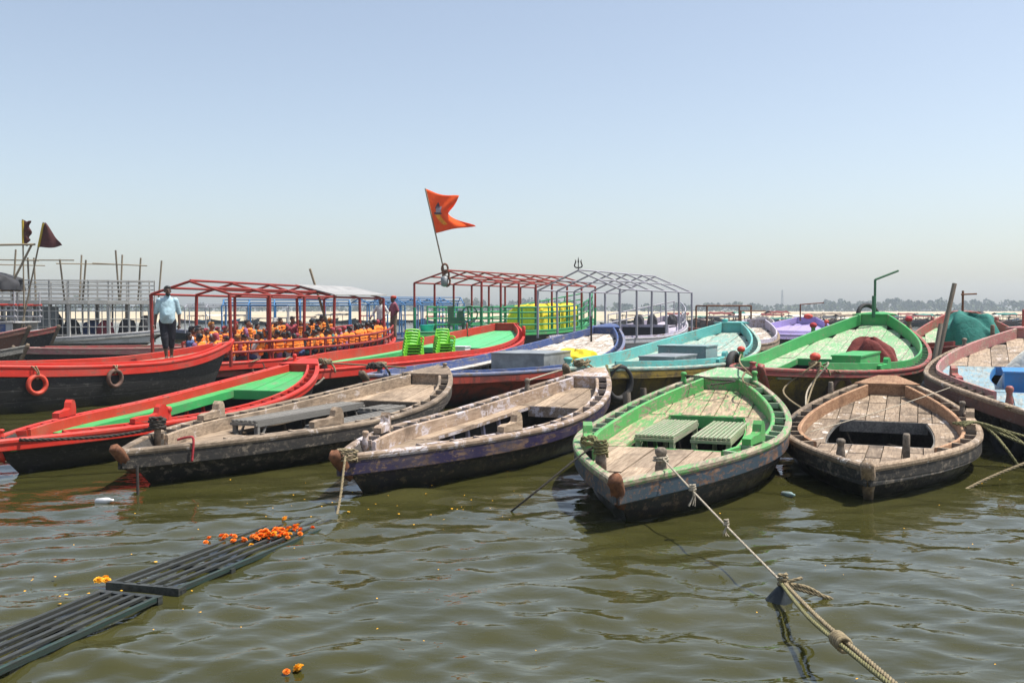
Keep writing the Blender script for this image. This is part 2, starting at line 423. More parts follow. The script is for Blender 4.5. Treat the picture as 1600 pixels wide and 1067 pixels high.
def make_sand():
    g = NT('pale_sand'); v = g.coord(jitter=False)
    n = g.noise(v, .02, 6, .6); n2 = g.noise(v, .3, 4)
    g.out(g.mix(g.ramp(n, .3, .7), (.40, .325, .21), (.50, .42, .29)), .95, n2, .5, .3)
    v = []; f = []; nx, ny = 90, 26
    for j in range(ny):
        for i in range(nx):
            x = -1500 + 3000 * i / (nx - 1); t = j / (ny - 1)
            y0 = 172 + 14 * math.sin(x * .021) + 7 * math.sin(x * .07 + 1) + .03 * x
            y = y0 + (1700 - y0) * t ** 2.2
            z = -.4 + 1.6 * (1 - math.exp(-(y - y0) / 60)) + .25 * math.sin(x * .05 + y * .03)* min(1, t * 4)
            v.append((x, y, z))
    for j in range(ny - 1):
        for i in range(nx - 1): f.append((j * nx + i, j * nx + i + 1, (j + 1) * nx + i + 1, (j + 1) * nx + i))
    o = link('sand_bank', mesh('sand_bank', v, f, smooth=True), g.m); tag(o, 'pale sand bank along the far side of the river', kind='structure')
    # river bed and land under everything, out to the horizon
    b = MB(); b.add([(-3000, -200, -1.0), (3000, -200, -1.0), (3000, 4000, -1.0), (-3000, 4000, -1.0)], [(0, 1, 2, 3)])
    tag(b.done('river_bed', g.m), 'river bed under the water', kind='structure')
make_sand()
def make_trees():
    g = NT('tree_leaves'); n = g.noise(g.coord((1, 1, 1), jitter=False), .12, 3)
    g.out(g.mix(g.ramp(n, .3, .7), (.035, .055, .022), (.075, .10, .04)), .8)
    rng = random.Random(3); v = []; f = []; tr = MB()
    def clump(c, s):
        n0 = len(v)
        a = Vector((rng.uniform(-1, 1), rng.uniform(-1, 1), rng.uniform(-.4, 1))).normalized(); u = a.orthogonal().normalized(); w = a.cross(u)
        c = Vector(c)
        for k in range(5):
            an = 2 * pi * k / 5; r = s * rng.uniform(.6, 1.2); v.append(tuple(c + u * math.cos(an) * r + w * math.sin(an) * r))
        f.append((n0, n0 + 1, n0 + 2, n0 + 3, n0 + 4))
    x = -760
    while x < 900:
        y = rng.uniform(690, 820); px = x / y * 1500 + 800
        tall = 1.05 + .25 * math.sin(x * .017 + 2) + .18 * math.sin(x * .05) + (.35 if 100 < px < 640 and rng.random() < .5 else 0)
        h = rng.uniform(5.6, 7.8) * tall
        if px < 640 and rng.random() < .35: x += rng.uniform(3, 12); continue
        if 640 < px < 1010 and rng.random() < .45: h *= .7
        w = h * rng.uniform(.5, .8)
        tr.tube([(x, y, .6), (x + rng.uniform(-.4, .4), y, 1.2 + h * .5)], [.3, .12], 5)
        for b_ in range(rng.randint(5, 8)):
            bx, by, bz = x + rng.gauss(0, w * .42), y + rng.gauss(0, w * .35), 1.2 + h * rng.uniform(.2, .85); br = w * rng.uniform(.28, .46)
            for k in range(46):
                d = Vector((rng.gauss(0, 1), rng.gauss(0, 1), rng.gauss(0, .8))).normalized() * br * rng.uniform(.6, 1)
                clump((bx + d.x, by + d.y, max(1.1, bz + d.z)), rng.uniform(.55, 1.15))
        x += rng.uniform(2.2, 6.5)
    # low scrub under the crowns
    for k in range(5200):
        x = rng.uniform(-800, 950); clump((x, rng.uniform(684, 700), 1 + rng.random() ** 2 * 4.5), rng.uniform(.8, 1.5))
    root = link('tree_line', mesh('tree_line', v, f), g.m)
    tag(root, 'hazy line of trees beyond the sand bank', 'trees', kind='stuff')
    t = tr.done('trunks', 'midwood', root); t['kind'] = 'stuff'
make_trees()
def make_tower():
    r = empty('radio_mast', (239, 850, 1)); H = 19
    for sx in (-1, 1):
        for sy in (-1, 1): bar('leg', (sx * 1.1, sy * 1.1, 0), (sx * .35, sy * .35, H), .16, 'zinc', r)
    for k in range(9):
        z = H * k / 9; w = 1.1 - .75 * k / 9; w2 = 1.1 - .75 * (k + 1) / 9; z2 = H * (k + 1) / 9
        for s in (-1, 1):
            bar('brace', (-w * s, -w, z), (w2 * s, -w2, z2), .07, 'zinc', r); bar('brace', (-w * s, w, z), (w2 * s, w2, z2), .07, 'zinc', r)
    tag(r, 'thin lattice mast rising above the far tree line', 'mast')
make_tower()
def make_haze():
    b = MB(); b.box((0, 0, 0), (2, 2, 2)); o = b.done('haze', None)
    o.location = (0, 500, 14); o.scale = (1700, 620, 16.0); o['kind'] = 'stuff'; o['label'] = 'thin pale haze over the river'
    m = bpy.data.materials.new('haze'); m.use_nodes = True; t = m.node_tree; t.nodes.clear()
    out = t.nodes.new('ShaderNodeOutputMaterial'); pv = t.nodes.new('ShaderNodeVolumePrincipled')
    pv.inputs['Color'].default_value = (.80, .90, 1, 1); pv.inputs['Density'].default_value = .00058; pv.inputs['Anisotropy'].default_value = .2
    t.links.new(pv.outputs[0], out.inputs['Volume']); o.data.materials.append(m)
make_haze()

# ================================================================== BOATS
KEEL = -.35
class Boat:
    all = []
    def __init__(s, name, p, mats, label, group=None, well=(.38, .74), tc=(.2, .93), side=.3, drop=.14, ch=.04, slots=True,
                 planks=.27, cut=1, ribs=7, tm=.52, nb=2.2, ns=2.3, bs=.13, sp=.42, stem=True, bottom=.1, detail=True, crossplank=True, cat='boat', sh=.21, side_n=None, bh=.13):
        x, y, a, s.L, s.B, s.zb, s.zm, s.zs = p
        s.tm, s.nb, s.ns, s.bs = tm, nb, ns, bs; s.drop = drop; s.tc = tc; s.well = well; s.side = side; s.m = mats; s.ch = ch; s.slots = slots; s.sh = sh; s.side_n = side_n or side; s.bh = bh
        s.root = empty(name, (x, y, 0), a); tag(s.root, label, cat, group); s.a = a; s.o = Vector((x, y, 0))
        Boat.all.append(s); s.hull(); s.rails(sp, detail); s.decks(planks, cut, ribs, bottom, crossplank)
        if stem: s.stem()
    def hb(s, t):
        t = min(1, max(0, t))
        if t < s.tm: return s.B / 2 * (1 - (1 - t / s.tm) ** s.nb)
        return s.bs + (s.B / 2 - s.bs) * (1 - (1 - (1 - t) / (1 - s.tm)) ** s.ns)
    def z(s, t):
        tz = .4; t = min(1, max(0, t))
        return s.zm + (s.zb - s.zm) * ((tz - t) / tz) ** 2 if t < tz else s.zm + (s.zs - s.zm) * ((t - tz) / (1 - tz)) ** 2
    def nrm(s, t):
        e = .004; d = (s.hb(t + e) - s.hb(t - e)) / ((min(1, t + e) - max(0, t - e)) * s.L); n = math.hypot(1, d); return d / n, -1 / n
    def P(s, t, sd, ins=0., dz=0.):
        nx, ny = s.nrm(t); y = max(.012, s.hb(t) + ny * ins); return Vector((t * s.L + nx * ins, sd * y, s.z(t) + dz))
    def pn(s, t, sd, dz=0.):
        nx, ny = s.nrm(t); return (Vector((t * s.L, sd * max(.012, s.hb(t)), s.z(t) + dz)), (nx, ny * sd))
    def zd(s, t): return s.z(t) - s.drop
    def ins(s, t):
        a = .06; b = .215 if s.slots else .10
        k = min(1, max(0, (t - s.tc[0] + .05) / .06)); return a + (b - a) * k
    def w(s, t): return max(.01, s.hb(t) - s.ins(t) * 1.05)
    def hp(s, t, f, sd, inner=0.):
        x = t * s.L * (1 - .166 * (1 - f)) + .10 * s.L * (1 - f)
        return Vector((x, sd * max(.006, s.hb(t) * (1 - .4 * (1 - f) ** 2) - inner), KEEL + (s.z(t) - KEEL) * f))
    def world(s, v):
        c, n = math.cos(s.a), math.sin(s.a); return Vector((s.o.x + c * v[0] - n * v[1], s.o.y + n * v[0] + c * v[1], v[2]))
    def hull(s):
        N = 40; fs = [1, .85, .7, .55, .4, .25, .1, 0]; nl = len(fs); v = []; f = []; idx = []
        T = [(k / N) ** 1.0 for k in range(N + 1)]
        for inn in (0, .045):
            for sd in (1, -1):
                for t in T:
                    for ff in fs: v.append(s.hp(t, ff if not inn else min(ff, .985), sd, inn))
        blk = (N + 1) * nl
        for b in range(4):
            for i in range(N):
                for j in range(nl - 1):
                    a = b * blk + i * nl + j; q = (a, a + nl, a + nl + 1, a + 1); f.append(q if b in (0, 3) else q[::-1]); idx.append(0 if b < 2 else 1)
        for b in (0, 1):          # top edge and end caps
            for i in range(N):
                a = b * blk + i * nl; c = (b + 2) * blk + i * nl; f.append((a, c, c + nl, a + nl)); idx.append(0)
        for j in range(nl - 1):
            a = N * nl + j; f.append((a, a + 1, blk + a + 1, blk + a)); idx.append(0)
        me = mesh('hull', v, f, idx=idx, smooth=True); o = link('hull', me, [s.m['hull'], s.m.get('inner', 'darkwood')], s.root)
    def strip(s, name, t0, t1, sec, mat, sd, n=36):
        pts = [s.pn(t0 + (t1 - t0) * k / n, sd) for k in range(n + 1)]
        return MB().sweep(pts, sec, sd).done(name, mat, s.root)
    def rails(s, sp, detail):
        for sd in (1, -1):
            # outer rail (rounded), then the sheer strake below it
            s.strip('gunwale', 0, 1, [(-.03, -.055), (-.04, -.03), (-.04, .0), (-.027, .016), (.036, .018), (.045, .006), (.045, -.055)], s.m['rail'], sd)
            s.strip('sheer_strake', .0, 1, [(-.018, -s.sh), (-.024, -s.sh + .01), (-.024, -.056), (.01, -.056), (.01, -s.sh)], s.m.get('strake', s.m['rail']), sd)
            i0 = s.ins(.5)
            s.strip('coaming', s.tc[0], s.tc[1], [(i0 - .045, -s.drop - .02), (i0 - .045, s.ch), (i0 - .01, s.ch + .004), (i0 + .004, s.ch - .006), (i0 + .004, -s.drop - .02)], s.m['coam'], sd)
            if s.slots and detail:
                n = int((s.tc[1] - s.tc[0]) * s.L / sp)
                for k in range(n + 1):
                    t = s.tc[0] + (s.tc[1] - s.tc[0]) * (k + random.uniform(-.12, .12) * (0 < k < n)) / n
                    bar('spacer', s.P(t, sd, .04, -.02), s.P(t, sd, i0 - .04, -.015), .022, s.m.get('spacer', s.m['rail']), s.root, 'box', .035)
    def decks(s, pw, cut, ribs, bottom, crossplank):
        w0, w1 = s.well; random.seed(int(s.L * 1000))
        def field(ta, tb, mat, wmax):
            n = max(3, round(2 * wmax / pw)); ed = [-wmax + 2 * wmax * (k + (random.uniform(-.15, .15) if 0 < k < n else 0)) / n for k in range(n + 1)]
            for i in range(n):
                cuts = [ta] + sorted(ta + (tb - ta) * (c + random.uniform(-.35, .35)) / cut for c in range(1, cut)) + [tb]
                for c in range(len(cuts) - 1):
                    xa, xb = cuts[c] + .0012, cuts[c + 1] - .0012; row = []
                    dz = random.uniform(-.006, .006); K = 9; gp = .006
                    for k in range(K + 1):
                        t = xa + (xb - xa) * k / K; w = s.w(t); lo = max(ed[i] + gp, -w); hi = min(ed[i + 1] - gp, w)
                        if hi - lo > .012: row.append((t * s.L, lo, hi, s.zd(t) + dz))
                    if len(row) < 2: continue
                    v = []; f = []
                    for x, lo, hi, z in row: v += [(x, lo, z), (x, hi, z), (x, hi, z - .035), (x, lo, z - .035)]
                    for k in range(len(row) - 1):
                        a = k * 4
                        for e in range(4): f.append((a + e, a + 4 + e, a + 4 + (e + 1) % 4, a + (e + 1) % 4))
                    f.append((0, 1, 2, 3)); a = (len(row) - 1) * 4; f.append((a + 3, a + 2, a + 1, a))
                    link('plank', mesh('plank', v, f), mat, s.root)
        mt = max(s.w(t) for t in (w0, w0 * .7)); field(.03, w0, s.m.get('fdeck', s.m['deck']), mt)
        mt = max(s.w(t) for t in (w1, (w1 + .9) / 2)); field(w1, s.tc[1] - .004, s.m['deck'], mt)
        for sd in (1, -1):       # side decks and the beams below their inner edges
            K = 16; v = []; f = []
            for k in range(K + 1):
                t = w0 + .002 + (w1 - w0 - .004) * k / K; wo = s.w(t); wi = max(.05, wo - (s.side if sd > 0 else s.side_n)); z = s.zd(t)
                v += [(t * s.L, sd * wo, z), (t * s.L, sd * wi, z), (t * s.L, sd * wi, z - .035), (t * s.L, sd * wo, z - .035)]
            for k in range(K):
                a = k * 4
                for e in range(4): f.append((a + e, a + 4 + e, a + 4 + (e + 1) % 4, a + (e + 1) % 4))
            f.append((0, 1, 2, 3)); f.append((4 * K + 3, 4 * K + 2, 4 * K + 1, 4 * K))
            link('side_deck', mesh('side_deck', v, f), s.m.get('sdeck', s.m['deck']), s.root)
            v = []
            for k in range(K + 1):
                t = w0 + (w1 - w0) * k / K; wi = max(.05, s.w(t) - (s.side if sd > 0 else s.side_n)); z = s.zd(t) - .004
                v += [(t * s.L, sd * (wi - .02), z), (t * s.L, sd * (wi + .02), z - .032), (t * s.L, sd * (wi + .02), z - s.bh), (t * s.L, sd * (wi - .02), z - s.bh)]
            link('side_beam', mesh('side_beam', v, f), s.m['beam'], s.root)
            for k in range(ribs):
                t = w0 + (w1 - w0) * (k + .5) / ribs; f0 = (bottom - KEEL) / (s.z(t) - KEEL)
                a = Vector((t * s.L, sd * max(.05, s.w(t) - s.side * .35), s.zd(t) - .04)); t2 = (t - .10 * (1 - f0)) / (1 - .166 * (1 - f0)); q = s.hp(max(.02, t2), f0, sd, .14); q.x = t * s.L
                bar('rib', q, a, .03, s.m['rib'], s.root, 'box', .022)
        for t, e in ((w1, -1), (w0, 1)):
            wi = max(.1, s.w(t) - s.side + .02); z = s.zd(t)
            MB().box((t * s.L + e * .022, 0, z - .085), (.04, 2 * wi, .165)).done('cross_beam', s.m['beam'], s.root)
        # bottom boards
        v = []; f = []; K = 24
        for k in range(K + 1):
            t = .06 + .88 * k / K; f0 = (bottom - KEEL) / (s.z(t) - KEEL); q = s.hp(t, f0, 1, .03); v += [(q.x, q.y, bottom), (q.x, -q.y, bottom)]
        for k in range(K): f.append((2 * k, 2 * k + 1, 2 * k + 3, 2 * k + 2))
        link('bottom_boards', mesh('bottom_boards', v, f), s.m.get('inner', 'darkwood'), s.root)
        if crossplank:
            t = s.tc[1]; wi = s.w(t) + .05; z0 = s.zd(t) - .02; z1 = s.z(t) + s.ch + .012
            MB().box((t * s.L, 0, (z0 + z1) / 2), (.045, 2 * wi, z1 - z0)).done('stern_board', s.m['coam'], s.root)
            v = []; f = []; K = 8
            for k in range(K + 1):
                tt = t - .006 + (1.006 - t) * k / K; wo = s.hb(tt) + .01; z = s.z(tt) + .03 + s.ch * (1 - k / K)
                v += [(tt * s.L, wo, z), (tt * s.L, -wo, z), (tt * s.L, -wo, z - .04), (tt * s.L, wo, z - .04)]
            for k in range(K):
                a = k * 4
                for e in range(4): f.append((a + e, a + 4 + e, a + 4 + (e + 1) % 4, a + (e + 1) % 4))
            f.append((0, 1, 2, 3)); f.append((4 * K + 3, 4 * K + 2, 4 * K + 1, 4 * K))
            link('stern_cap', mesh('stern_cap', v, f), s.m.get('cap', s.m['coam']), s.root)
    def stem(s):
        z = s.zb; k = .10 * s.L / (1 + 0)
        def px(zz): return k * (1 - (zz - KEEL) / (z - KEEL))
        pts = [(px(zz) - .05, 0, zz) for zz in ((z + .055, z + .03, z - .05, z - .18, z * .3, -.15) if s.m.get('stem') not in ('rust', 'red') else (z + .055, z + .03, z - .03, z - .10, z - .19, z - .26))]
        mb = MB().tube(pts, [.045, .064, .07, .066, .055, .03], 12); rn = random.Random(int(s.L * 100))
        mb.v = [(x * 1. + rn.uniform(-.012, .012), (math.copysign(abs(y) ** .8 * .07 ** .2, y)) * 1.05 + rn.uniform(-.010, .010), zz + rn.uniform(-.012, .012)) for x, y, zz in mb.v]
        mb.done('stem_post', s.m.get('stem', 'midwood'), s.root, True)
    def bollard(s, t, sd, mat='post', h=.2, r=.055, ins=.1, knob=True, cap=None):
        h *= .86; r *= .84; p = s.P(t, sd, ins, .02); pr = [(r * 1.15, -.12), (r * 1.1, .0), (r * .85, h * .3), (r * .8, h * .55), (r * 1.1, h * .68), (r * 1.12, h * .86), (r * .7, h * .98), (.01, h)] if knob else [(r, -.15), (r * .95, h * .9), (r * .7, h)]
        b = MB().lathe(pr, 10, p).done('bollard', mat, s.root, True)
        if cap: MB().ell((p.x, p.y, p.z + h * .86), (r * 1.5, r * 1.5, r * 1.2), 10, 6).done('bollard_cap', cap, b, True)
        return p
    def chock(s, t, sd, mat, ins=.1, l=.5):
        """carved oar rest: a long low block with a raised, rounded horn"""
        p = s.P(t, sd, ins, .02); q = s.P(t + l / s.L, sd, ins, .02); d = (q - p).normalized(); n = Vector((-d.y, d.x, 0)) * .05
        prof = [(0, 0), (0, .07), (.2, .09), (.55, .09), (.68, .11), (.72, .19), (.8, .23), (.9, .22), (.97, .17), (1, .1), (1, 0)]
        v = []; f = []; m = len(prof)
        for e in (-1, 1):
            for a, h in prof: v.append(p + d * (a * l) + n * e + Vector((0, 0, h)))
        f.append(tuple(range(m))); f.append(tuple(range(m, 2 * m))[::-1])
        for i in range(m): f.append((i, i + m, (i + 1) % m + m, (i + 1) % m))
        link('oar_rest', mesh('oar_rest', v, f), mat, s.root)

def bench(boat, x, y, l, w, zt, zf, mat, n, label, legs=True):
    r = empty('slat_bench', boat.world((x + l / 2, y, zf)), boat.a); h = zt - zf
    for k in range(n):
        yy = -w / 2 + w * (k + .5) / n; bar('slat', (-l / 2, yy, h - .012), (l / 2, yy, h - .012 + random.uniform(-.004, .004)), .33 * w / n, mat, r, 'box', .012)
    for e in (-1, 1):
        bar('apron', (-l / 2 + .03, e * (w / 2 - .02), h - .06), (l / 2 - .03, e * (w / 2 - .02), h - .06), .015, mat, r, 'box', .035)
        bar('end_rail', (e * (l / 2 - .015), -w / 2, h - .055), (e * (l / 2 - .015), w / 2, h - .055), .03, mat, r, 'box', .018)
        for q in (-1, 1):
            bar('leg', (e * (l / 2 - .06), q * (w / 2 - .035), 0), (e * (l / 2 - .06), q * (w / 2 - .035), h - .03), .028, mat, r, 'box')
            bar('brace', (e * (l / 2 - .28), q * (w / 2 - .035), h - .06), (e * (l / 2 - .07), q * (w / 2 - .035), h * .35), .013, mat, r, 'box')
    tag(r, label, 'bench'); return r
def roof(b, x0, x1, wy, zb, ze, zr, nb, mat, mat2=None, pr=.045, split=None):
    """pitched pipe frame on posts: posts, rafters, ridge, eaves, purlins"""
    dx = (x1 - x0) / nb; m2 = mat2 or mat; rj = random.Random(int(x1 * 77)); J = lambda a=.03: rj.uniform(-a, a)
    for k in range(nb + 1):
        x = x0 + dx * k
        for sd in (1, -1):
            if split:
                bar('post', (x, sd * wy, zb), (x, sd * wy, split), pr * 1.15, m2, b.root); bar('post', (x, sd * wy, split), (x, sd * wy, ze), pr, mat, b.root)
            else: bar('post', (x + J(), sd * wy + J(), zb), (x + J(), sd * wy + J(.02), ze), pr, mat, b.root)
            bar('rafter', (x + J(), sd * wy, ze + J(.02)), (x + J(), 0, zr + J(.02)), pr * .75, mat, b.root)
    for y, z in ((0, zr + .03), (wy, ze), (-wy, ze), (wy / 2, (ze + zr) / 2), (-wy / 2, (ze + zr) / 2)):
        bar('ridge_beam' if y == 0 else ('eave_beam' if abs(y) == wy else 'purlin'), (x0, y, z), (x1, y, z), pr * .7, mat, b.root)
def tyre(loc, rot, R_=.26, r=.075, mat='rubber', label='', group=None):
    v = []; f = []; n, m = 26, 10
    for i in range(n):
        a = 2 * pi * i / n
        for j in range(m):
            q = 2 * pi * j / m; rr = R_ + r * .85 * math.cos(q) * (1 if math.cos(q) > 0 else .9)
            v.append((rr * math.cos(a), rr * math.sin(a), r * math.sin(q) * 1.05))
    for i in range(n):
        for j in range(m): f.append((i * m + j, ((i + 1) % n) * m + j, ((i + 1) % n) * m + (j + 1) % m, i * m + (j + 1) % m))
    o = link('tyre_fender', mesh('tyre_fender', v, f, smooth=True), mat); o.location = loc; o.rotation_euler = rot
    return tag(o, label, 'tyre', group)
def hung_tyre(b, t, sd, z, **k):
    p = b.hp(t, (z - KEEL) / (b.z(t) - KEEL), sd, -.09); a = b.a + math.atan2(-b.nrm(t)[1] * sd, -b.nrm(t)[0])
    o = tyre(b.world(p), (R(90), R(0), a + R(90)), **k)
    top = b.world(b.hp(t, .995, sd, -.02)); q = b.world(p) + Vector((0, 0, k.get('R_', .26)))
    o.matrix_basis  # evaluated below
    mw = Matrix.LocRotScale(o.location, o.rotation_euler, None)
    for e in (-.05, .05):
        n_ = (q - b.world((p.x, p.y * .5, p.z))).normalized(); tn = Vector((math.cos(a + R(90)), math.sin(a + R(90)), 0))
        c_ = rope('tie_rope', [top + tn * e, top + tn * e * .6 + Vector((math.cos(a), math.sin(a), 0)) * .05, q + tn * e * .3 + Vector((math.cos(a), math.sin(a), 0)) * .05 + Vector((0, 0, .05)), q + tn * e * .2 - Vector((0, 0, .07))], .014, 'rope', None, False)
        c_.parent = o; c_.matrix_parent_inverse = mw.inverted()
    return o
def tangle(name, c, r, n, mat, parent=None, rr=.018, h=.03):
    rn = random.Random(int(abs(c[0] * 991 + c[1] * 37))); pts = []; a = 0.
    for k in range(int(n * 8)):
        a += rn.uniform(.5, 1.1); q = r * rn.uniform(.45, 1.15); pts.append((c[0] + q * math.cos(a), c[1] + q * math.sin(a) * .8, c[2] + rn.uniform(-.3, 1.) * r * .7))
    pts += [(pts[-1][0] + r * 1.2, pts[-1][1] - r, c[2] - r * .6), (pts[-1][0] + r * 1.5, pts[-1][1] - r * 1.2, c[2] - r * 1.6)]
    return rope(name, pts, rr, mat, parent, n=4)
def coil(name, c, r, n, mat, parent=None, rr=.018, h=.03):
    pts = [(c[0] + r * (1 + .1 * math.sin(k * 1.7)) * math.cos(k * .7), c[1] + r * (1 + .1 * math.cos(k * 2.1)) * math.sin(k * .7), c[2] + h * k * .7 / 6.28) for k in range(int(n * 9))]
    return rope(name, pts, rr, mat, parent, n=3)

def mats(hull, rail, coam, deck, beam, rib, **k): return dict(hull=hull, rail=rail, coam=coam, deck=deck, beam=beam, rib=rib, **k)
# ---- front row
B1 = Boat('rowing_boat', (-6.116, 11.142, 1.385, 9.636, 2.262, .469, .437, .94), mats('h_black', 'red', 'red', 'green', 'green', 'red', strake='red', spacer='red', stem='red'),
          'long wooden boat with bright red rails, green decks and black hull', well=(.27, .74), tc=(.1, .94), side=.24, ch=.03, drop=.11, planks=.3, ribs=9, sh=.13, bottom=-.12)
B2 = Boat('rowing_boat', (-4.345, 10.619, 1.188, 8.031, 2.49, .441, .46, .931), mats('h_wood', 'greywood', 'greywood', 'palewood', 'midwood', 'midwood', strake='h_wood', stem='rust', spacer='greywood'),
          'bare grey wooden boat with long slatted benches inside', well=(.32, .76), tc=(.14, .93), side=.24, side_n=.10, ch=.0, drop=.17, planks=.3, bottom=-.12, bh=.045)
B3 = Boat('rowing_boat', (-1.811, 10.048, 1.119, 7.593, 2.02, .466, .479, .966), mats('h_purple', 'lilacwood', 'lilacwood', 'palewood', 'lilacwood', 'lilacwhite', strake='purple', stem='rust', spacer='lilacwood'),
          'whitewashed bare wooden boat with purple strake along dark hull', well=(.33, .75), tc=(.13, .93), side=.2, side_n=.09, ch=.0, drop=.17, planks=.26, bottom=-.12, bh=.045)
B4 = Boat('rowing_boat', (.95, 8.65, 1.211, 6.94, 2.37, .45, .53, 1.07), mats('h_blue', 'greenrim', 'greenold', 'greendeck', 'greenold', 'greenold', fdeck='palewood', sdeck='greendeck', strake='bluestrake', stem='rust', spacer='greenwash', cap='greenwash'),
          'worn green wooden boat with dull blue hull and two slatted benches', well=(.40, .725), tc=(.24, .93), side=.30, ch=.01, drop=.16, planks=.24, cut=2, bottom=-.12, bh=.045)
B5 = Boat('rowing_boat', (3.67, 9.86, 1.169, 6.5, 2.42, .39, .42, .90), mats('h_wood', 'brownwood', 'orangewood', 'brownwood', 'slatgrey', 'midwood', strake='h_wood', stem='brownwood', spacer='brownwood'),
          'bare brown wooden boat decked with short patched planks', well=(.40, .69), tc=(.22, .93), side=.30, ch=.01, drop=.15, planks=.21, cut=3, bottom=-.12, bh=.045)
B6 = Boat('rowing_boat', (6.904, 11.464, 1.12, 12.608, 4.132, .572, .861, 1.628), mats('h_wood', 'brownwood', 'pink', 'greywood', 'bluebox', 'midwood', fdeck='palebluedeck', sdeck='palebluedeck', strake='h_brown', spacer='brownwood', cap='pink'),
          'large boat with dusty pink rails and pale blue decks', well=(.30, .66), tc=(.16, .95), side=.85, ch=.08, planks=.4, sp=.3)
# ---- second row
C1 = Boat('rowing_boat', (-5.093, 20.721, 1.298, 18.834, 4.156, .63, .724, 1.47), mats('h_black', 'red', 'red', 'greenlight', 'green', 'redold', strake='red', spacer='red'),
          'long red railed boat with green decks carrying lime plastic chairs', well=(.16, .66), tc=(.06, .95), side=.3, ch=.13, planks=.4, ribs=14)
C2 = Boat('rowing_boat', (-2.782, 18.073, 1.157, 15.124, 3.752, .793, .636, 1.538), mats('h_red', 'bluegrey', 'blue', 'whitewood', 'darkwood', 'greywhite', sdeck='white', strake='h_red', spacer='bluegrey'),
          'boat with blue inner rail, whitewashed stern deck and red hull', well=(.14, .68), tc=(.07, .95), side=.3, ch=.06, planks=.3, ribs=18, bh=.045)
C3 = Boat('rowing_boat', (1.005, 17.5, 1.086, 12.023, 3.277, .955, .837, 1.651), mats('h_yellow', 'cyandeck', 'cyan', 'cyandeck', 'cyan', 'cyan', strake='h_yellow', spacer='cyandeck', cap='cyan'),
          'turquoise boat with yellow and black hull and zinc boxes aboard', well=(.22, .66), tc=(.1, .95), side=.34, ch=.12, planks=.34, ribs=10)
C4 = Boat('rowing_boat', (4.326, 16.617, 1.051, 12.139, 3.837, 1.0, .808, 1.933), mats('h_yellow', 'redold', 'greenmid', 'greenwash', 'greenmid', 'greenold', sdeck='greenwash', strake='redold', spacer='greenwash', stem='redold', cap='greenmid'),
          'big green boat with high stern and red stem on yellow black hull', well=(.24, .62), tc=(.1, .95), side=.5, ch=.14, planks=.42, ribs=8, sh=.13)
C5 = Boat('rowing_boat', (11.0, 22.5, 1.18, 8.7, 3.2, 1.2, 1.0, 1.97), mats('h_black', 'redold', 'redold', 'greenwash', 'darkwood', 'midwood', strake='redold'),
          'green decked boat with dark red rim and teal tarpaulin aboard', well=(.24, .6), tc=(.1, .95), side=.3, ch=.13, slots=False, planks=.35)
C6 = Boat('rowing_boat', (5.75, 29.6, 1.08, 7.6, 2.8, .95, .9, 1.64), mats('h_wood', 'brownwood', 'lilacwhite', 'whitewood', 'bluegrey', 'midwood'),
          'pale lilac and bare wood boat moored behind the turquoise boat', well=(.3, .6), tc=(.1, .95), slots=False, ch=.14, planks=.35)
C7 = Boat('rowing_boat', (9.7, 38.2, 1.047, 9.0, 3.6, 1.1, 1.0, 1.63), mats('h_black', 'lilac', 'lilac', 'lilac', 'lilac', 'midwood'),
          'lilac painted boat with round stern deck behind the big green boat', well=(.2, .55), tc=(.1, .95), slots=False, ch=.14, planks=.6)
C8 = Boat('rowing_boat', (13.2, 58, 1.1, 9.0, 3.0, 1.1, 1.0, 1.5), mats('h_black', 'white', 'white', 'lilacwhite', 'lilac', 'midwood'),
          'white and pale lilac boat beyond the lilac boat', well=(.2, .55), tc=(.1, .95), slots=False, ch=.14, planks=.6)
# ---- boats with frames and the ones at the left
D1 = Boat('ferry_boat', (1.4, 36.9, R(60), 14.2, 4.2, .9, .85, 1.75), mats('h_white', 'greywhite', 'lilacwhite', 'lilacwhite', 'greywhite', 'midwood'),
          'pale grey framed boat carrying a trident on its roof ridge', well=(.12, .62), tc=(.06, .95), slots=False, ch=.1, planks=.6, ribs=4)
D2 = Boat('ferry_boat', (-4.65, 42.5, math.atan2(8, 5.1), 17.5, 4.4, 1.05, 1.0, 1.5), mats('h_black', 'greenrail', 'greenrail', 'greenlight', 'green', 'midwood', strake='green', stem='red'),
          'green railed ferry with red roof frame flying a saffron flag', well=(.22, .3), tc=(.06, .95), slots=False, ch=.03, drop=.06, planks=.6, ribs=2)
D3 = Boat('passenger_boat', (-9.06, 26.2, 1.304, 14.8, 3.71, .5, .56, 1.0), mats('h_black', 'red', 'red', 'redold', 'redold', 'midwood', strake='red'),
          'red framed boat full of passengers in orange life jackets', well=(.05, .86), tc=(.03, .95), side=.3, slots=False, ch=.03, nb=3.4, drop=.08, ribs=6, planks=.5)
D4 = Boat('rowing_boat', (-7.236, 24.627, -2.05, 8.739, 2.12, 1.201, .84, 1.104), mats('h_black', 'red', 'red', 'greendeck', 'green', 'red', sdeck='green', fdeck='palewood', strake='red', stem='red'),
          'black hulled boat with red rails and a man standing on it', well=(.36, .8), tc=(.05, .95), side=.18, slots=False, drop=.09, ch=.06, planks=.4, ribs=8)
D6 = Boat('rowing_boat', (-17.1, 33, R(13), 8.6, 2.0, .72, .70, .95), mats('h_black', 'pink', 'redold', 'redold', 'darkwood', 'midwood', strake='pink'),
          'dark boat with faded red deck lying before the double deck boat', well=(.3, .5), tc=(.1, .95), slots=False, planks=.5)
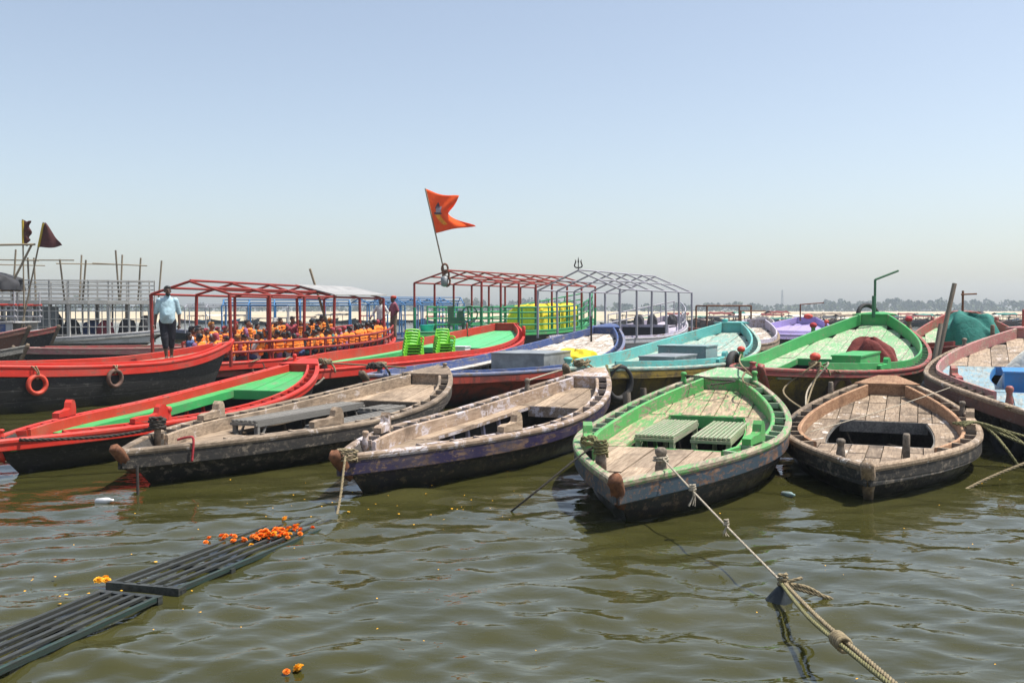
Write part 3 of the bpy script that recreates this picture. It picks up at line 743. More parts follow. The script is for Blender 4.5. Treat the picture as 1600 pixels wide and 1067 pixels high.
E1 = Boat('rowing_boat', (-18.15, 36, R(178), 8, 2.2, 1.37, .9, 1.2), mats('h_brown', 'pink', 'greenwash', 'greenwash', 'midwood', 'midwood', strake='h_brown'),
          'brown boat whose raised bow points at the double deck boat', slots=False, planks=.5)
E2 = Boat('rowing_boat', (-18.7, 39.5, R(176), 8, 2.2, 1.34, .9, 1.2), mats('h_black', 'redold', 'redold', 'redold', 'midwood', 'midwood', strake='redold'),
          'dark boat with red brown rim, bow raised, behind the brown boat', slots=False, planks=.5)
E3 = Boat('rowing_boat', (-15.2, 30, R(185), 6, 1.8, .9, .62, .8), mats('h_wood', 'slatgrey', 'slatgrey', 'slatgrey', 'midwood', 'midwood', strake='slatgrey'),
          'small grey skiff with its bow beside the faded red deck', slots=False, planks=.4)

# ---- fittings
B1.bollard(.265, -1, 'red', .22); B1.chock(.2, -1, 'red', .12, .62); B1.chock(.25, 1, 'red', .0, .55); B1.bollard(.97, 1, 'red', .2, .05, .05); B1.bollard(.04, 1, 'red', .1, .04, .05)
B2.bollard(.13, 1, 'post', .2, .05, .12, False); B2.chock(.3, 1, 'greywood', .12, .6); B2.chock(.29, -1, 'palewood', .12, .55); B2.bollard(.99, -1, 'greywood', .1, .05, .05)
B3.bollard(.13, 1, 'lilacwood', .13, .045, .1); B3.chock(.2, 1, 'lilacwood', .1, .4); B3.bollard(.80, 1, 'post', .2, .05, .12); B3.chock(.3, -1, 'palewood', .12, .4)
B4.bollard(.085, -1, 'post', .22, .062, .14); B4.bollard(.12, 1, 'post', .18, .06, .14); B4.chock(.30, -1, 'greenold', .12, .5); B4.chock(.2, 1, 'greenold', .12, .5)
B4.bollard(.90, 1, 'greenold', .16, .05, .02); B4.bollard(.92, -1, 'greenold', .16, .05, .0)
B5.bollard(.10, 1, 'post', .18, .055, .16); B5.bollard(.12, -1, 'post', .26, .05, .2, False); B5.bollard(.7, -1, 'post', .18, .05, .05); B5.bollard(.84, 1, 'post', .2, .05, -.03, False); B5.chock(.5, -1, 'palewood', .1, .4)
B6.bollard(.12, 1, 'redold', .26, .06, .12, True); B6.chock(.28, 1, 'redold', .25, .5); B6.bollard(.8, 1, 'post', .2, .06, .05); B6.bollard(.9, 1, 'midwood', .3, .06, .05, False); B6.bollard(.98, 1, 'redold', .5, .045, .1, False)
C1.bollard(.8, -1, 'red', .42, .08, .0, False); C1.bollard(.86, 1, 'redold', .4, .05, .2, False); C1.bollard(.07, -1, 'post', .25, .07, .1)
C2.bollard(.1, 1, 'post', .22, .07, .1); C2.bollard(.86, -1, 'darkwood', .75, .035, 1.0, False)
C3.bollard(.03, 1, 'cyan', .2, .09, .05); C3.chock(.4, -1, 'cyan', .15, .6); C3.bollard(.97, 1, 'cyan', .2, .09, .1); C3.bollard(.52, -1, 'greenold', .28, .075, .05, True, 'rubberred')
C4.bollard(.1, -1, 'post', .3, .08, .1, True, 'rubberred'); C4.bollard(.82, 1, 'greenold', .3, .08, .0, True, 'redcloth'); C4.bollard(.88, -1, 'midwood', .3, .08, .0, True, 'redcloth'); C4.bollard(.035, 1, 'redold', .12, .07, .0)
C4.chock(.27, -1, 'green', .15, .5)
bar('iron_rod', (11.55, 0, 1.95), (11.55, 0, 2.85), .035, 'engine', C4.root); bar('iron_rod', (11.55, 0, 2.85), (11.9, -.55, 3.1), .03, 'engine', C4.root); bar('iron_rod', (11.35, 0, 1.8), (11.35, 0, 2.4), .05, 'engine', C4.root)
bar('iron_rod', (8.4, 0, 1.9), (8.4, 0, 2.62), .035, 'rust', C5.root); bar('iron_rod', (8.35, .05, 2.5), (8.5, -.4, 2.52), .025, 'rust', C5.root)
for sd in (1, -1): C5.bollard(.86, sd, 'redold', .25, .07, .05, False)
bar('iron_rod', (6.9, .5, 1.4), (6.9, .5, 2.0), .03, 'rust', C6.root); bar('iron_rod', (6.9, .5, 1.98), (7.4, -.3, 1.98), .02, 'rust', C6.root)
bar('iron_rod', (8.2, .2, 1.5), (8.2, .2, 2.3), .035, 'rust', C7.root); bar('iron_rod', (8.2, .2, 2.28), (8.6, -.8, 2.36), .025, 'rust', C7.root)
MB().ell((8.5, -.1, 1.72), (.22, .22, .12), 10, 6).done('float', 'rubberred', C7.root, True); C7.bollard(.8, -1, 'redold', .25, .09, .1, True, 'rubberred')
for k, (dx, l) in enumerate(((0, 2.1), (-.45, 1.2))): 
    p = C4.world((6.6 + dx * 1.2, -2.05, .5)); o = bar('wooden_pole', p, p + Vector((.55 * l / 2.1, .25, l)), .05, 'post'); tag(o, 'tall bare pole standing beside the big green boat' if k == 0 else 'short bare pole standing beside the big green boat', 'pole')
p = C3.world((1.2, -1.0, 0)); tag(bar('wooden_pole', p + Vector((.05, -.25, -.3)), p + Vector((.0, -.2, .55)), .06, 'post'), 'stubby mooring post by the yellow hull of turquoise boat', 'post')
p = B3.world((6.2, -1.02, 0)); tag(bar('wooden_pole', p + Vector((.06, -.1, -.3)), p + Vector((.0, .0, .7)), .065, 'post'), 'short mooring post between whitewashed and green boats', 'post')

# benches and loads
bench(B4, 2.95, .30, 1.75, .48, .50, -.12, 'greenslat', 10, 'green slatted bench with faded top inside worn green boat, left one from the bow')
bench(B4, 3.05, -.36, 1.75, .48, .49, -.12, 'greenslat', 9, 'green slatted bench inside worn green boat, right one from the bow')
bench(B2, 2.75, .46, 2.9, .44, .47, -.12, 'slatgrey', 6, 'long grey slatted bench along the boarded side of grey boat')
bench(B2, 3.1, -.5, 2.3, .4, .40, -.12, 'slatgrey', 4, 'grey slatted bench beside the oar rest of grey boat')
bench(B2, 5.2, -.15, .75, .5, .42, -.12, 'slatgrey', 4, 'short grey bench under stern deck of grey boat')
def crate(name, b, x, y, d, z, mat, label, cat='box', lid=True, rz=0.):
    r = empty(name, b.world((x, y, z)), b.a + rz); w, l, h = d
    MB().box((0, 0, h / 2), (w, l, h)).done('body', mat, r)
    if lid: MB().box((0, 0, h + .012), (w + .04, l + .04, .03)).done('lid', mat, r)
    for e in (-1, 1): MB().box((e * w * .3, -l / 2 - .008, h * .62), (.05, .012, .09)).done('hasp', mat, r)
    return tag(r, label, cat)
crate('storage_box', C2, 8.6, .15, (2.0, 1.5, .76), .1, 'zinc', 'large flat grey zinc box in the blue railed boat')
crate('storage_box', C3, 7.1, -.05, (1.0, 1.2, 1.02), .1, 'zinccyan', 'square zinc box with turquoise paint amidships in turquoise boat')
crate('storage_box', C3, 4.7, -.35, (1.6, .8, .88), .1, 'zinc', 'low flat zinc box near the rail of turquoise boat')
crate('storage_box', B6, 4.9, .15, (1.3, 1.3, .88), .1, 'bluebox', 'bright blue painted box in the pink railed boat')
crate('storage_box', C4, 4.7, -.75, (2.4, .55, .97), .1, 'greenmid', 'long green bench box inside the big green boat')
crate('white_cooler', C1, 10.9, -.55, (.55, .4, .72), .1, 'chairwhite', 'white box behind the stacked lime chairs')
MB().box((4.0, .45, .35), (.9, .5, .06)).done('thwart', 'palewood', B6.root)
def drape(name, loc, size, mat, label, cat, rz=0., seed=1, sq=.55):
    """cloth thrown over something: lumpy, creased, resting on its base"""
    rn = random.Random(seed); ph = [rn.uniform(0, 6.28) for _ in range(12)]; v = []; f = []; nu, nv = 64, 22
    for j in range(nv + 1):
        th = pi / 2 * (1 - j / nv)
        for i in range(nu):
            a = 2 * pi * i / nu; c, s_ = math.cos(a), math.sin(a)
            sx = math.copysign(abs(c) ** sq, c); sy = math.copysign(abs(s_) ** sq, s_)
            rr = math.cos(th) ** sq; zz = math.sin(th) ** sq
            fold = lambda x: 1 - 2 * abs((x / 6.2832) % 1 - .5) * 2
            k = 1 + .05 * math.sin(5 * a + ph[0] + 3 * th) + .05 * fold(9 * a + ph[1] + 4 * th) * rr + .045 * fold(6 * a - 7 * th + ph[2])
            k2 = 1 + .10 * math.sin(3 * a + ph[3]) * rr + .06 * fold(4 * a + ph[4] + 5 * th)
            v.append((size[0] / 2 * sx * rr * k, size[1] / 2 * sy * rr * k, max(0, size[2] * zz * k2)))
    for j in range(nv):
        for i in range(nu): f.append((j * nu + i, j * nu + (i + 1) % nu, (j + 1) * nu + (i + 1) % nu, (j + 1) * nu + i))
    f.append(tuple(range(nu))[::-1])
    o = link(name, mesh(name, v, f, smooth=True), mat); o.location = loc; o.rotation_euler = (0, 0, rz); return tag(o, label, cat)
drape('tarpaulin', C2.world((10.1, -.55, .1)), (1.3, 1.3, .78), 'yellow', 'yellow cloth thrown over a load by the zinc box', 'tarpaulin', C2.a, 2)
drape('cloth_bundle', C4.world((6.7, -.7, .1)), (.9, 1.3, 1.22), 'darkred', 'dark red cloth bundle at end of the green bench box', 'bundle', C4.a, 3, .75)
drape('cloth_bundle', B6.world((6.3, .1, .1)), (1.5, 1.6, 1.22), 'whitecloth', 'white plastic covered bundle behind the blue box', 'bundle', B6.a, 4, .8)
drape('tarpaulin', C5.world((3.2, .1, .1)), (1.8, 1.5, 1.75), 'teal', 'teal tarpaulin over a load in the red rimmed boat', 'tarpaulin', C5.a, 5, .5)

# tyres
hung_tyre(D4, .72, 1, .56, mat='rubberred', R_=.17, r=.055, label='red painted tyre hung on the black hulled boat')
hung_tyre(D4, .515, 1, .58, mat='rubberbrown', R_=.165, r=.05, label='dusty dark tyre hung on the black hulled boat')
hung_tyre(D3, .12, -1, .33, mat='rubberbrown', R_=.2, r=.06, label='brown tyre hung on the crowded red framed boat')
hung_tyre(D3, .2, -1, .22, mat='rubber', R_=.33, label='black tyre hung low on the crowded red framed boat')
hung_tyre(C3, .075, -1, .62, R_=.30, label='black tyre tied to the bow of turquoise boat')
hung_tyre(C3, .43, -1, .72, R_=.33, label='black tyre on turquoise boat behind the worn green stern')
tyre(C4.world((12.0, .25, 1.86)), (R(74), 0, R(12)), .30, .075, label='black tyre propped up on the high green stern')
hung_tyre(C4, .13, -1, .45, mat='rubberbrown', R_=.3, label='grey worn tyre on yellow black hull of big green boat')
hung_tyre(B6, .1, 1, .25, R_=.3, label='black tyre hung under the pink railed boat')

# ---- roofs and rails
roof(D3, .5, 11.2, 1.25, .45, 2.45, 2.8, 5, 'frame_red', pr=.05)
for sd in (1, -1):
    for h in (.28, .55):
        n = 14
        for k in range(n):
            t0, t1 = .06 + .82 * k / n, .06 + .82 * (k + 1) / n
            bar('side_rail', D3.P(t0, sd, .08, h * (1 if k else 1)), D3.P(t1, sd, .08, h), .04, 'frame_red', D3.root)
    for k in range(15): t = .06 + .82 * k / 14; bar('rail_post', D3.P(t, sd, .08, -.05), D3.P(t, sd, .08, .56), .028, 'frame_red', D3.root)
v = [(6.8, -1.35, 2.5), (11.3, -1.35, 2.56), (11.3, .12, 2.88), (6.8, .12, 2.86)]
v = v + [(a, b, c + .035) for a, b, c in v]
link('tin_roof_sheet', mesh('tin_roof_sheet', v, [(3, 2, 1, 0), (4, 5, 6, 7), (0, 1, 5, 4), (1, 2, 6, 5), (2, 3, 7, 6), (3, 0, 4, 7)]), 'tin', D3.root)
tag(bar('bamboo_pole', D3.world((9.4, -.1, .5)), D3.world((8.6, .5, 3.5)), .045, 'bamboo'), 'leaning bamboo pole through the red framed boat roof', 'pole')
roof(D2, 3.0, 14.2, 1.95, 1.0, 3.31, 3.85, 7, 'frame_red', 'greenrail', .055, 2.15)
for sd in (1, -1):
    nR = 12
    for h in (.3, .6, .9, 1.15):
        for k in range(nR):
            t0, t1 = .17 + .8 * k / nR, .17 + .8 * (k + 1) / nR; e0 = 1 + .35 * max(0, (k - 8) / 4); e1 = 1 + .35 * max(0, (k - 7) / 4)
            bar('side_rail', D2.P(t0, sd, .1, h * e0), D2.P(t1, sd, .1, h * e1), .04, 'greenrail', D2.root)
    for k in range(nR + 1):
        e = 1 + .35 * max(0, (k - 8) / 4); t = .17 + .8 * k / nR; bar('rail_post', D2.P(t, sd, .1, -.1), D2.P(t, sd, .1, 1.16 * e), .035, 'greenrail', D2.root)
drape('tarpaulin', D2.world((10.3, -.3, 1.0)), (2.0, 2.0, 1.25), 'yellow', 'large yellow tarpaulin over cargo aboard green ferry, bow end', 'tarpaulin', D2.a, 8, .26)
drape('tarpaulin', D2.world((12.7, -.3, 1.05)), (1.9, 1.9, 1.25), 'yellow', 'large yellow tarpaulin over cargo aboard green ferry, stern end', 'tarpaulin', D2.a, 9, .26)
roof(D1, 2.6, 11.0, 1.85, .85, 2.84, 3.62, 5, 'framegrey', pr=.05)
for sd in (1, -1):
    for h in (.35, .75):
        for k in range(6):
            t0, t1 = .68 + .31 * k / 6, .68 + .31 * (k + 1) / 6; bar('stern_rail', D1.P(t0, sd, .1, h), D1.P(t1, sd, .1, h), .03, 'framegrey', D1.root)
    for k in range(7): t = .68 + .31 * k / 6; bar('rail_post', D1.P(t, sd, .1, -.1), D1.P(t, sd, .1, .76), .028, 'framegrey', D1.root)
MB().box((8.9, 0, 1.0), (.08, 3.0, .7)).done('bulkhead', 'lilacwhite', D1.root)
MB().box((8.84, -.3, .98), (.06, 2.1, .5)).done('hatch_shade', 'strap', D1.root)  # no hole cut: a black slab paints the shade inside the hatch
for k, (x, y) in enumerate(((12.2, .6), (12.0, -.5), (11.2, .9))): drape('cargo_sack', D1.world((x, y, 1.28)), (.5, .45, .5), 'darkcloth', ('dark sack on stern deck of the trident boat', 'dark bundle by the stern rail of the trident boat', 'small dark bag beside roof posts of the trident boat')[k], 'sack', 0, 20 + k, .7)
# engine with hand wheel on the green ferry's bow
e = empty('engine', D2.world((2.6, -.8, .98)), R(10))
MB().box((0, 0, .55), (.75, .5, .3)).done('body', 'engine', e); MB().box((-.25, 0, .95), (.25, .4, .5)).done('cylinder_head', 'engine', e); MB().box((.2, 0, .85), (.25, .35, .3)).done('tank', 'engine', e)
for sx in (-1, 1):
    for sy in (-1, 1): bar('leg', (sx * .33, sy * .2, -.02), (sx * .33, sy * .2, .42), .04, 'engine', e, 'box')
MB().tube([(.62 + .36 * math.cos(2 * pi * k / 24), -.1, .85 + .36 * math.sin(2 * pi * k / 24)) for k in range(25)], .035, 8).done('flywheel', 'engine', e, True)
for k in range(4): bar('spoke', (.62, -.1, .85), (.62 + .36 * math.cos(k * pi / 2 + .4), -.1, .85 + .36 * math.sin(k * pi / 2 + .4)), .02, 'engine', e)
bar('exhaust', (-.1, 0, 1.1), (-.1, 0, 1.55), .03, 'engine', e); tag(e, 'dark green boat engine with flywheel on ferry bow', 'engine')
MB_ = MB().lathe([(.26, 0), (.34, .34), (.36, .36), (.33, .355), (.25, .03)], 20); o = MB_.done('bucket', 'bucket', None, True); o.location = D2.world((1.9, .35, .98)); tag(o, 'turquoise plastic tub on the green ferry bow', 'tub')

# ---- flags
def flag(name, pole0, pole1, pts_fn, mat, label, pr=.03, trim=None, nu=26, nv=18):
    r = empty(name, pole0); b = Vector(pole1) - Vector(pole0); bar('pole', (0, 0, 0), b, pr, 'bamboo', r)
    v = []; f = []
    for j in range(nv + 1):
        for i in range(nu + 1): v.append(pts_fn(i / nu, j / nv))
    for j in range(nv):
        for i in range(nu): a = j * (nu + 1) + i; f.append((a, a + 1, a + nu + 2, a + nu + 1))
    me = mesh('cloth', v, f, smooth=True); c = link('cloth', me, mat, r); md = c.modifiers.new('t', 'SOLIDIFY'); md.thickness = .012
    if trim: bar('trim', Vector(trim[0]), Vector(trim[1]), .05, 'flagtrim', r)
    tag(r, label, 'flag'); return r, c
def main_flag():
    p0 = Vector(D2.world((3.0, 0, 3.2))); top = Vector((-4.05, p0.y, 7.68)); d = top - p0; hoist0 = p0 + d * .535
    s_ = 45 / 1500.
    up = [Vector((2.0, 0, 0))]
    def fn(u, t):
        # t along the hoist from top (0) to bottom (1); swallow-tailed, tail ends far apart
        h = top.lerp(hoist0, t) - p0
        if t < .5: k = t / .5; ln = (53 - 14 * k - 12 * k * k) * s_; dy = (20 * (1 - k) - 3 * k)
        else: k = (t - .5) / .5; ln = (27 + 52 * k ** 2.2 - 16 * k ** 9) * s_; dy = 3 + (-14 * k)
        x = ln * u; z = -dy * s_ * u * (.75 if t < .5 else 1.) + (-.10 if t < .5 else 0) * math.sin(u * 5 + t * 5) * u
        pinch = -.35 * math.sin(pi * u) * (t - .5) if t >= .5 else .12 * math.sin(pi * u)
        y = .20 * math.sin(u * 5.5 + t * 2.6) * u + .12 * math.sin(u * 10 + t * 7) * u
        return (h.x + x, h.y + y, h.z + z - pinch * .3)
    r, c = flag('saffron_flag', p0, top, fn, 'orange', 'swallow tailed saffron flag with printed emblem on ferry roof', .035)
    # printed emblem: a seated figure with a tall pointed crown, as a thin print on the cloth
    dg = bpy.data
    def pr(u0, u1, t0, t1, mat, n=6, shape=None):
        v = []; f = []
        for side in (-1, 1):
            base = len(v)
            for j in range(n + 1):
                for i in range(n + 1):
                    a, b = i / n, j / n; w = shape(b) if shape else 1
                    u = (u0 + u1) / 2 + (a - .5) * (u1 - u0) * w; q = Vector(fn(max(0, u), t0 + (t1 - t0) * b)); v.append((q.x, q.y + side * .02, q.z))
            for j in range(n):
                for i in range(n): k = base + j * (n + 1) + i; f.append((k, k + 1, k + n + 2, k + n + 1))
        link('emblem', mesh('emblem', v, f), mat, c)
    pr(.24, .52, .27, .44, 'ink', shape=lambda b: .12 + .7 * b); pr(.30, .62, .40, .53, 'inkgrey', shape=lambda b: .8 + .2 * b); pr(.2, .62, .52, .58, 'ink'); pr(.22, .5, .57, .86, 'inkyellow', shape=lambda b: 1 - .6 * b)
    # the lashed trident head and plate at the foot of the pole
    t = empty('pole_lashing', p0 + d * .12); t.parent = r; t.location = d * .12
    for k in range(3): MB().tube([(.14 * math.cos(2 * pi * i / 14) - .1 + .05 * k, -.06, .22 * math.sin(2 * pi * i / 14) + .75 - .3 * k) for i in range(15)], .05, 6).done('loop', 'rust', r, True)
    MB().lathe([(.02, -.35), (.16, -.3), (.18, .1), (.05, .16)], 10, (-.12, -.05, .25)).done('bell', 'zinc', r, True)
    bpy.data.objects.remove(t)
main_flag()
def small_flag(x0, z0, x1, z1, y, hoist, ln, drop, label, torn):
    p0 = Vector((x0, y, z0)); p1 = Vector((x1, y, z1)); d = p1 - p0
    def fn(u, t):
        h = p1.lerp(p0, t * hoist) - p0
        w = ln * (1 - t * .35 if torn else (.12 + t)) ; w *= 1 - (.35 * math.sin(t * 9) ** 2 if torn else 0)
        return (h.x + w * u, h.y + .12 * math.sin(u * 6 + t * 4) * u, h.z - drop * u * (.5 if torn else .35 * (1 - t)) - .08 * math.sin(u * 5 + t * 6) * u)
    flag('pennant', p0, p1, fn, 'maroon', label, .035, ((d * (1 - hoist)) + Vector((.02, -.03, 0)), d * .99 + Vector((.02, -.03, 0))))
small_flag(-22.35, .9, -22.35, 6.15, 44, .21, .42, .3, 'torn maroon pennant on upright pole, yellow edged', True)
small_flag(-22.45, .9, -21.3, 6.0, 43.8, .22, 1.0, .3, 'maroon triangular pennant on leaning pole, yellow edged', False)
def trident():
    r = empty('trident', D1.world((2.6, 0, 3.64))); m = 'darkwood'
    k = .42
    bar('shaft', (0, 0, 0), (0, 0, .45), .03, m, r); MB().lathe([(.012, .42), (.055, .52), (.045, .62), (.005, .86)], 8).done('centre_prong', m, r)
    for s_ in (-1, 1): MB().tube(smoothpath([(0, 0, .16), (s_ * .16, 0, .17), (s_ * .25, 0, .28), (s_ * .2, 0, .45), (s_ * .17, 0, .58), (s_ * .22, 0, .7)], 5), [.045] * 20 + [.04, .03, .025, .02, .01, .005], 7).done('side_prong', m, r, True)
    r.scale = (.62, .62, .62); tag(r, 'black iron trident standing on the grey roof frame', 'trident')
trident()

# ---- double deck boat at the left
def double_decker():
    b = Boat('double_deck_boat', (-17.9, 50, R(180), 22, 4.6, 1.0, .55, .9), mats('h_white', 'greywhite', 'silver', 'silver', 'silver', 'midwood', strake='silver'),
             'silver grey double deck boat with barred lower deck and bamboo poles', slots=False, planks=.6, well=(.12, .14), tc=(.02, .98), ns=3.5, nb=3.2, ribs=1)
    r = b.root
    def N(t, ins=.1): return b.P(t, 1, ins)       # near side (left of heading = towards the camera)
    zf, zu, zt = .62, 2.42, 3.55; n = 22; T = [.035 + .9 * k / n for k in range(n + 1)]
    for sd in (1, -1):
        for k, t in enumerate(T):
            p = b.P(t, sd, .12); thick = k % 2 == 0
            bar('post', (p.x, p.y, zf), (p.x, p.y, zu), .075 if thick else .04, 'silver', r, 'box')
            if k < n:
                q = b.P(T[k + 1], sd, .12)
                for j in range(5 if sd > 0 else 3): z = zf + .15 + j * (.4 if sd > 0 else .7); bar('grille_bar', (p.x, p.y, z), (q.x, q.y, z), .022, 'silver', r, 'box')
                if sd > 0:
                    for e in (.33, .66): m_ = p.lerp(q, e); bar('grille_bar', (m_.x, m_.y, zf), (m_.x, m_.y, zu), .018, 'silver', r, 'box')
                for j in range(5): z = zu + .22 + j * .215; bar('deck_rail', (p.x, p.y, z), (q.x, q.y, z), .05 if j < 4 else .06, 'silver', r, 'box', .035)
                bar('sill_board', (p.x, p.y - sd * 0 + sd * .03, zf - .12), (q.x, q.y + sd * .03, zf - .12), .04, 'silver', r, 'box', .16)
                bar('deck_edge', (p.x, p.y + sd * .06, zu), (q.x, q.y + sd * .06, zu), .06, 'silver', r, 'box', .1)
            bar('deck_post', (p.x, p.y, zu), (p.x, p.y, zt), .03, 'silver', r, 'box')
    v = []; f = []
    for t in T: p = b.P(t, 1, .12); v += [(p.x, p.y, zu), (p.x, -p.y, zu), (p.x, p.y, zu - .07), (p.x, -p.y, zu - .07)]
    for k in range(n): a = 4 * k; f += [(a, a + 4, a + 5, a + 1), (a + 2, a + 3, a + 7, a + 6)]
    link('upper_deck', mesh('upper_deck', v, f), 'silver', r)
    for x0 in (5.6, 7.0): MB().box((x0, 1.5, zf + .85), (1.2, .06, 1.45)).done('panel', 'zinc', r)
    rn = random.Random(4)
    for k in range(17):
        t = .02 + .6 * k / 16; sd = 1 if k % 3 else -1; p = b.P(t, sd, .2); l = rn.uniform(2.0, 2.7)
        bar('bamboo_upright', (p.x, p.y, zu), (p.x + rn.uniform(-.25, .25), p.y, zu + l), .045, 'bamboo', r)
        if k < 16 and k % 2:
            q = b.P(t + .075, 1, .2); zz = zu + rn.uniform(1.85, 2.15); bar('bamboo_crossbar', (p.x - .5, p.y, zz), (q.x + .4, q.y, zu + rn.uniform(1.85, 2.15)), .03, 'bamboo', r)
    for k in range(9): drape('cargo_sack', b.world((1.2 + k * .95, rn.uniform(-.5, .45), zf - .12)), (.85, .7, rn.uniform(.8, 1.5)), ('darkcloth', 'shirt5', 'shirt2', 'shirt1')[k % 4], ('dark sack', 'black bundle', 'maroon bundle', 'navy bundle')[k % 4] + ' stored on the barred lower deck', 'bundle', 0, 40 + k, .7)['group'] = 'bundles stored on the barred lower deck'
    return b
D5 = double_decker()
for o in [o for o in bpy.data.objects if o.name.startswith('cargo_sack') and o.get('group')]: pass
D9 = Boat('cabin_boat', (-20.9, 44, R(180), 10, 3, 1.2, .9, 1.2), mats('h_skyblue', 'cabinwhite', 'cabinwhite', 'cabinwhite', 'midwood', 'midwood'), 'white cabin boat with red rail and two maroon pennants', slots=False, planks=.6)
for sd in (1, -1):
    MB().box((4.6, sd * 1.15, 1.25), (6.4, .06, .5)).done('cabin_wall', 'cabinwhite', D9.root)
    for k in range(6): MB().box((2.0 + k * 1.05, sd * 1.19, 1.22), (.62, .03, .34)).done('cabin_window', 'blue', D9.root)
    for z, m in ((1.72, 'greywhite'), (2.0, 'greywhite'), (2.25, 'red')): bar('cabin_rail', (1.2, sd * 1.15, z), (7.8, sd * 1.15, z), .045, m, D9.root)
    for k in range(7): bar('rail_post', (1.3 + k * 1.05, sd * 1.15, 1.45), (1.3 + k * 1.05, sd * 1.15, 2.85), .04, 'greywhite', D9.root)
MB().box((4.6, 0, 1.47), (6.6, 2.5, .06)).done('cabin_top', 'cabinwhite', D9.root)
MB().box((5.0, 0, 2.9), (6.0, 2.6, .05)).done('canopy_floor', 'midwood', D9.root)
drape('tarpaulin', D9.world((3.9, .1, 2.93)), (4.6, 2.2, .8), 'darkcloth', 'dark tarpaulin heaped on top of the white cabin boat', 'tarpaulin', 0, 61, .6)
tag(bar('bamboo_pole', (-22.9, 43.7, 2.9), (-21.9, 43.9, 5.0), .05, 'bamboo'), 'leaning bamboo pole beside the cabin boat pennants', 'pole')
tag(bar('bamboo_pole', (-25.5, 43.9, 4.95), (-21.7, 43.8, 5.0), .05, 'bamboo'), 'horizontal bamboo pole above the cabin boat', 'pole')

# ---- blue framed boats behind the passengers
def framed(x, y, a, L, mat, hull, deck, label, ze=2.25, zr=2.5, nb=5, B=2.8, z=.55):
    b = Boat('ferry_boat', (x, y, a, L, B, z + .25, z, z + .35), mats(hull, deck, deck, deck, 'midwood', 'midwood'), label, slots=False, planks=.7, well=(.2, .8), ribs=3, group='framed boats moored behind')
    roof(b, L * .16, L * .84, B * .36, z - .1, ze, zr, nb, mat, pr=.04); return b
framed(-15.6, 47, R(12), 9, 'blueframe', 'h_skyblue', 'blue', 'blue framed boat behind the passengers, beside the double deck boat')
framed(-8.9, 49, R(40), 8, 'blueframe', 'h_skyblue', 'bluegrey', 'blue framed boat behind the tin sheet roof', 2.3, 2.6)
framed(-9.8, 60, R(15), 8, 'blueframe', 'h_skyblue', 'blue', 'blue framed boat seen between the two standing men', 2.45, 2.8, 4)
framed(-24, 66, R(10), 10, 'framegrey', 'h_black', 'bluegrey', 'dark boat with thin grey frame behind the man in light blue', 2.2, 2.4)
fb = Boat('ferry_boat', (10.4, 57, R(12), 6.5, 2.4, 1.0, .85, 1.1), mats('h_black', 'redold', 'redold', 'whitewood', 'midwood', 'midwood'), 'boat with flat dark pipe frame beyond the turquoise stern', slots=False, planks=.6, group='framed boats moored behind')
for x in (.9, 3.7):
    for sd in (1, -1): bar('post', (x, sd * .8, .6), (x, sd * .8, 2.27), .05, 'rust', fb.root)
    bar('crossbar', (x, -.8, 2.27), (x, .8, 2.27), .04, 'rust', fb.root)
for sd in (1, -1): bar('eave_beam', (.9, sd * .8, 2.27), (3.7, sd * .8, 2.27), .045, 'rust', fb.root)

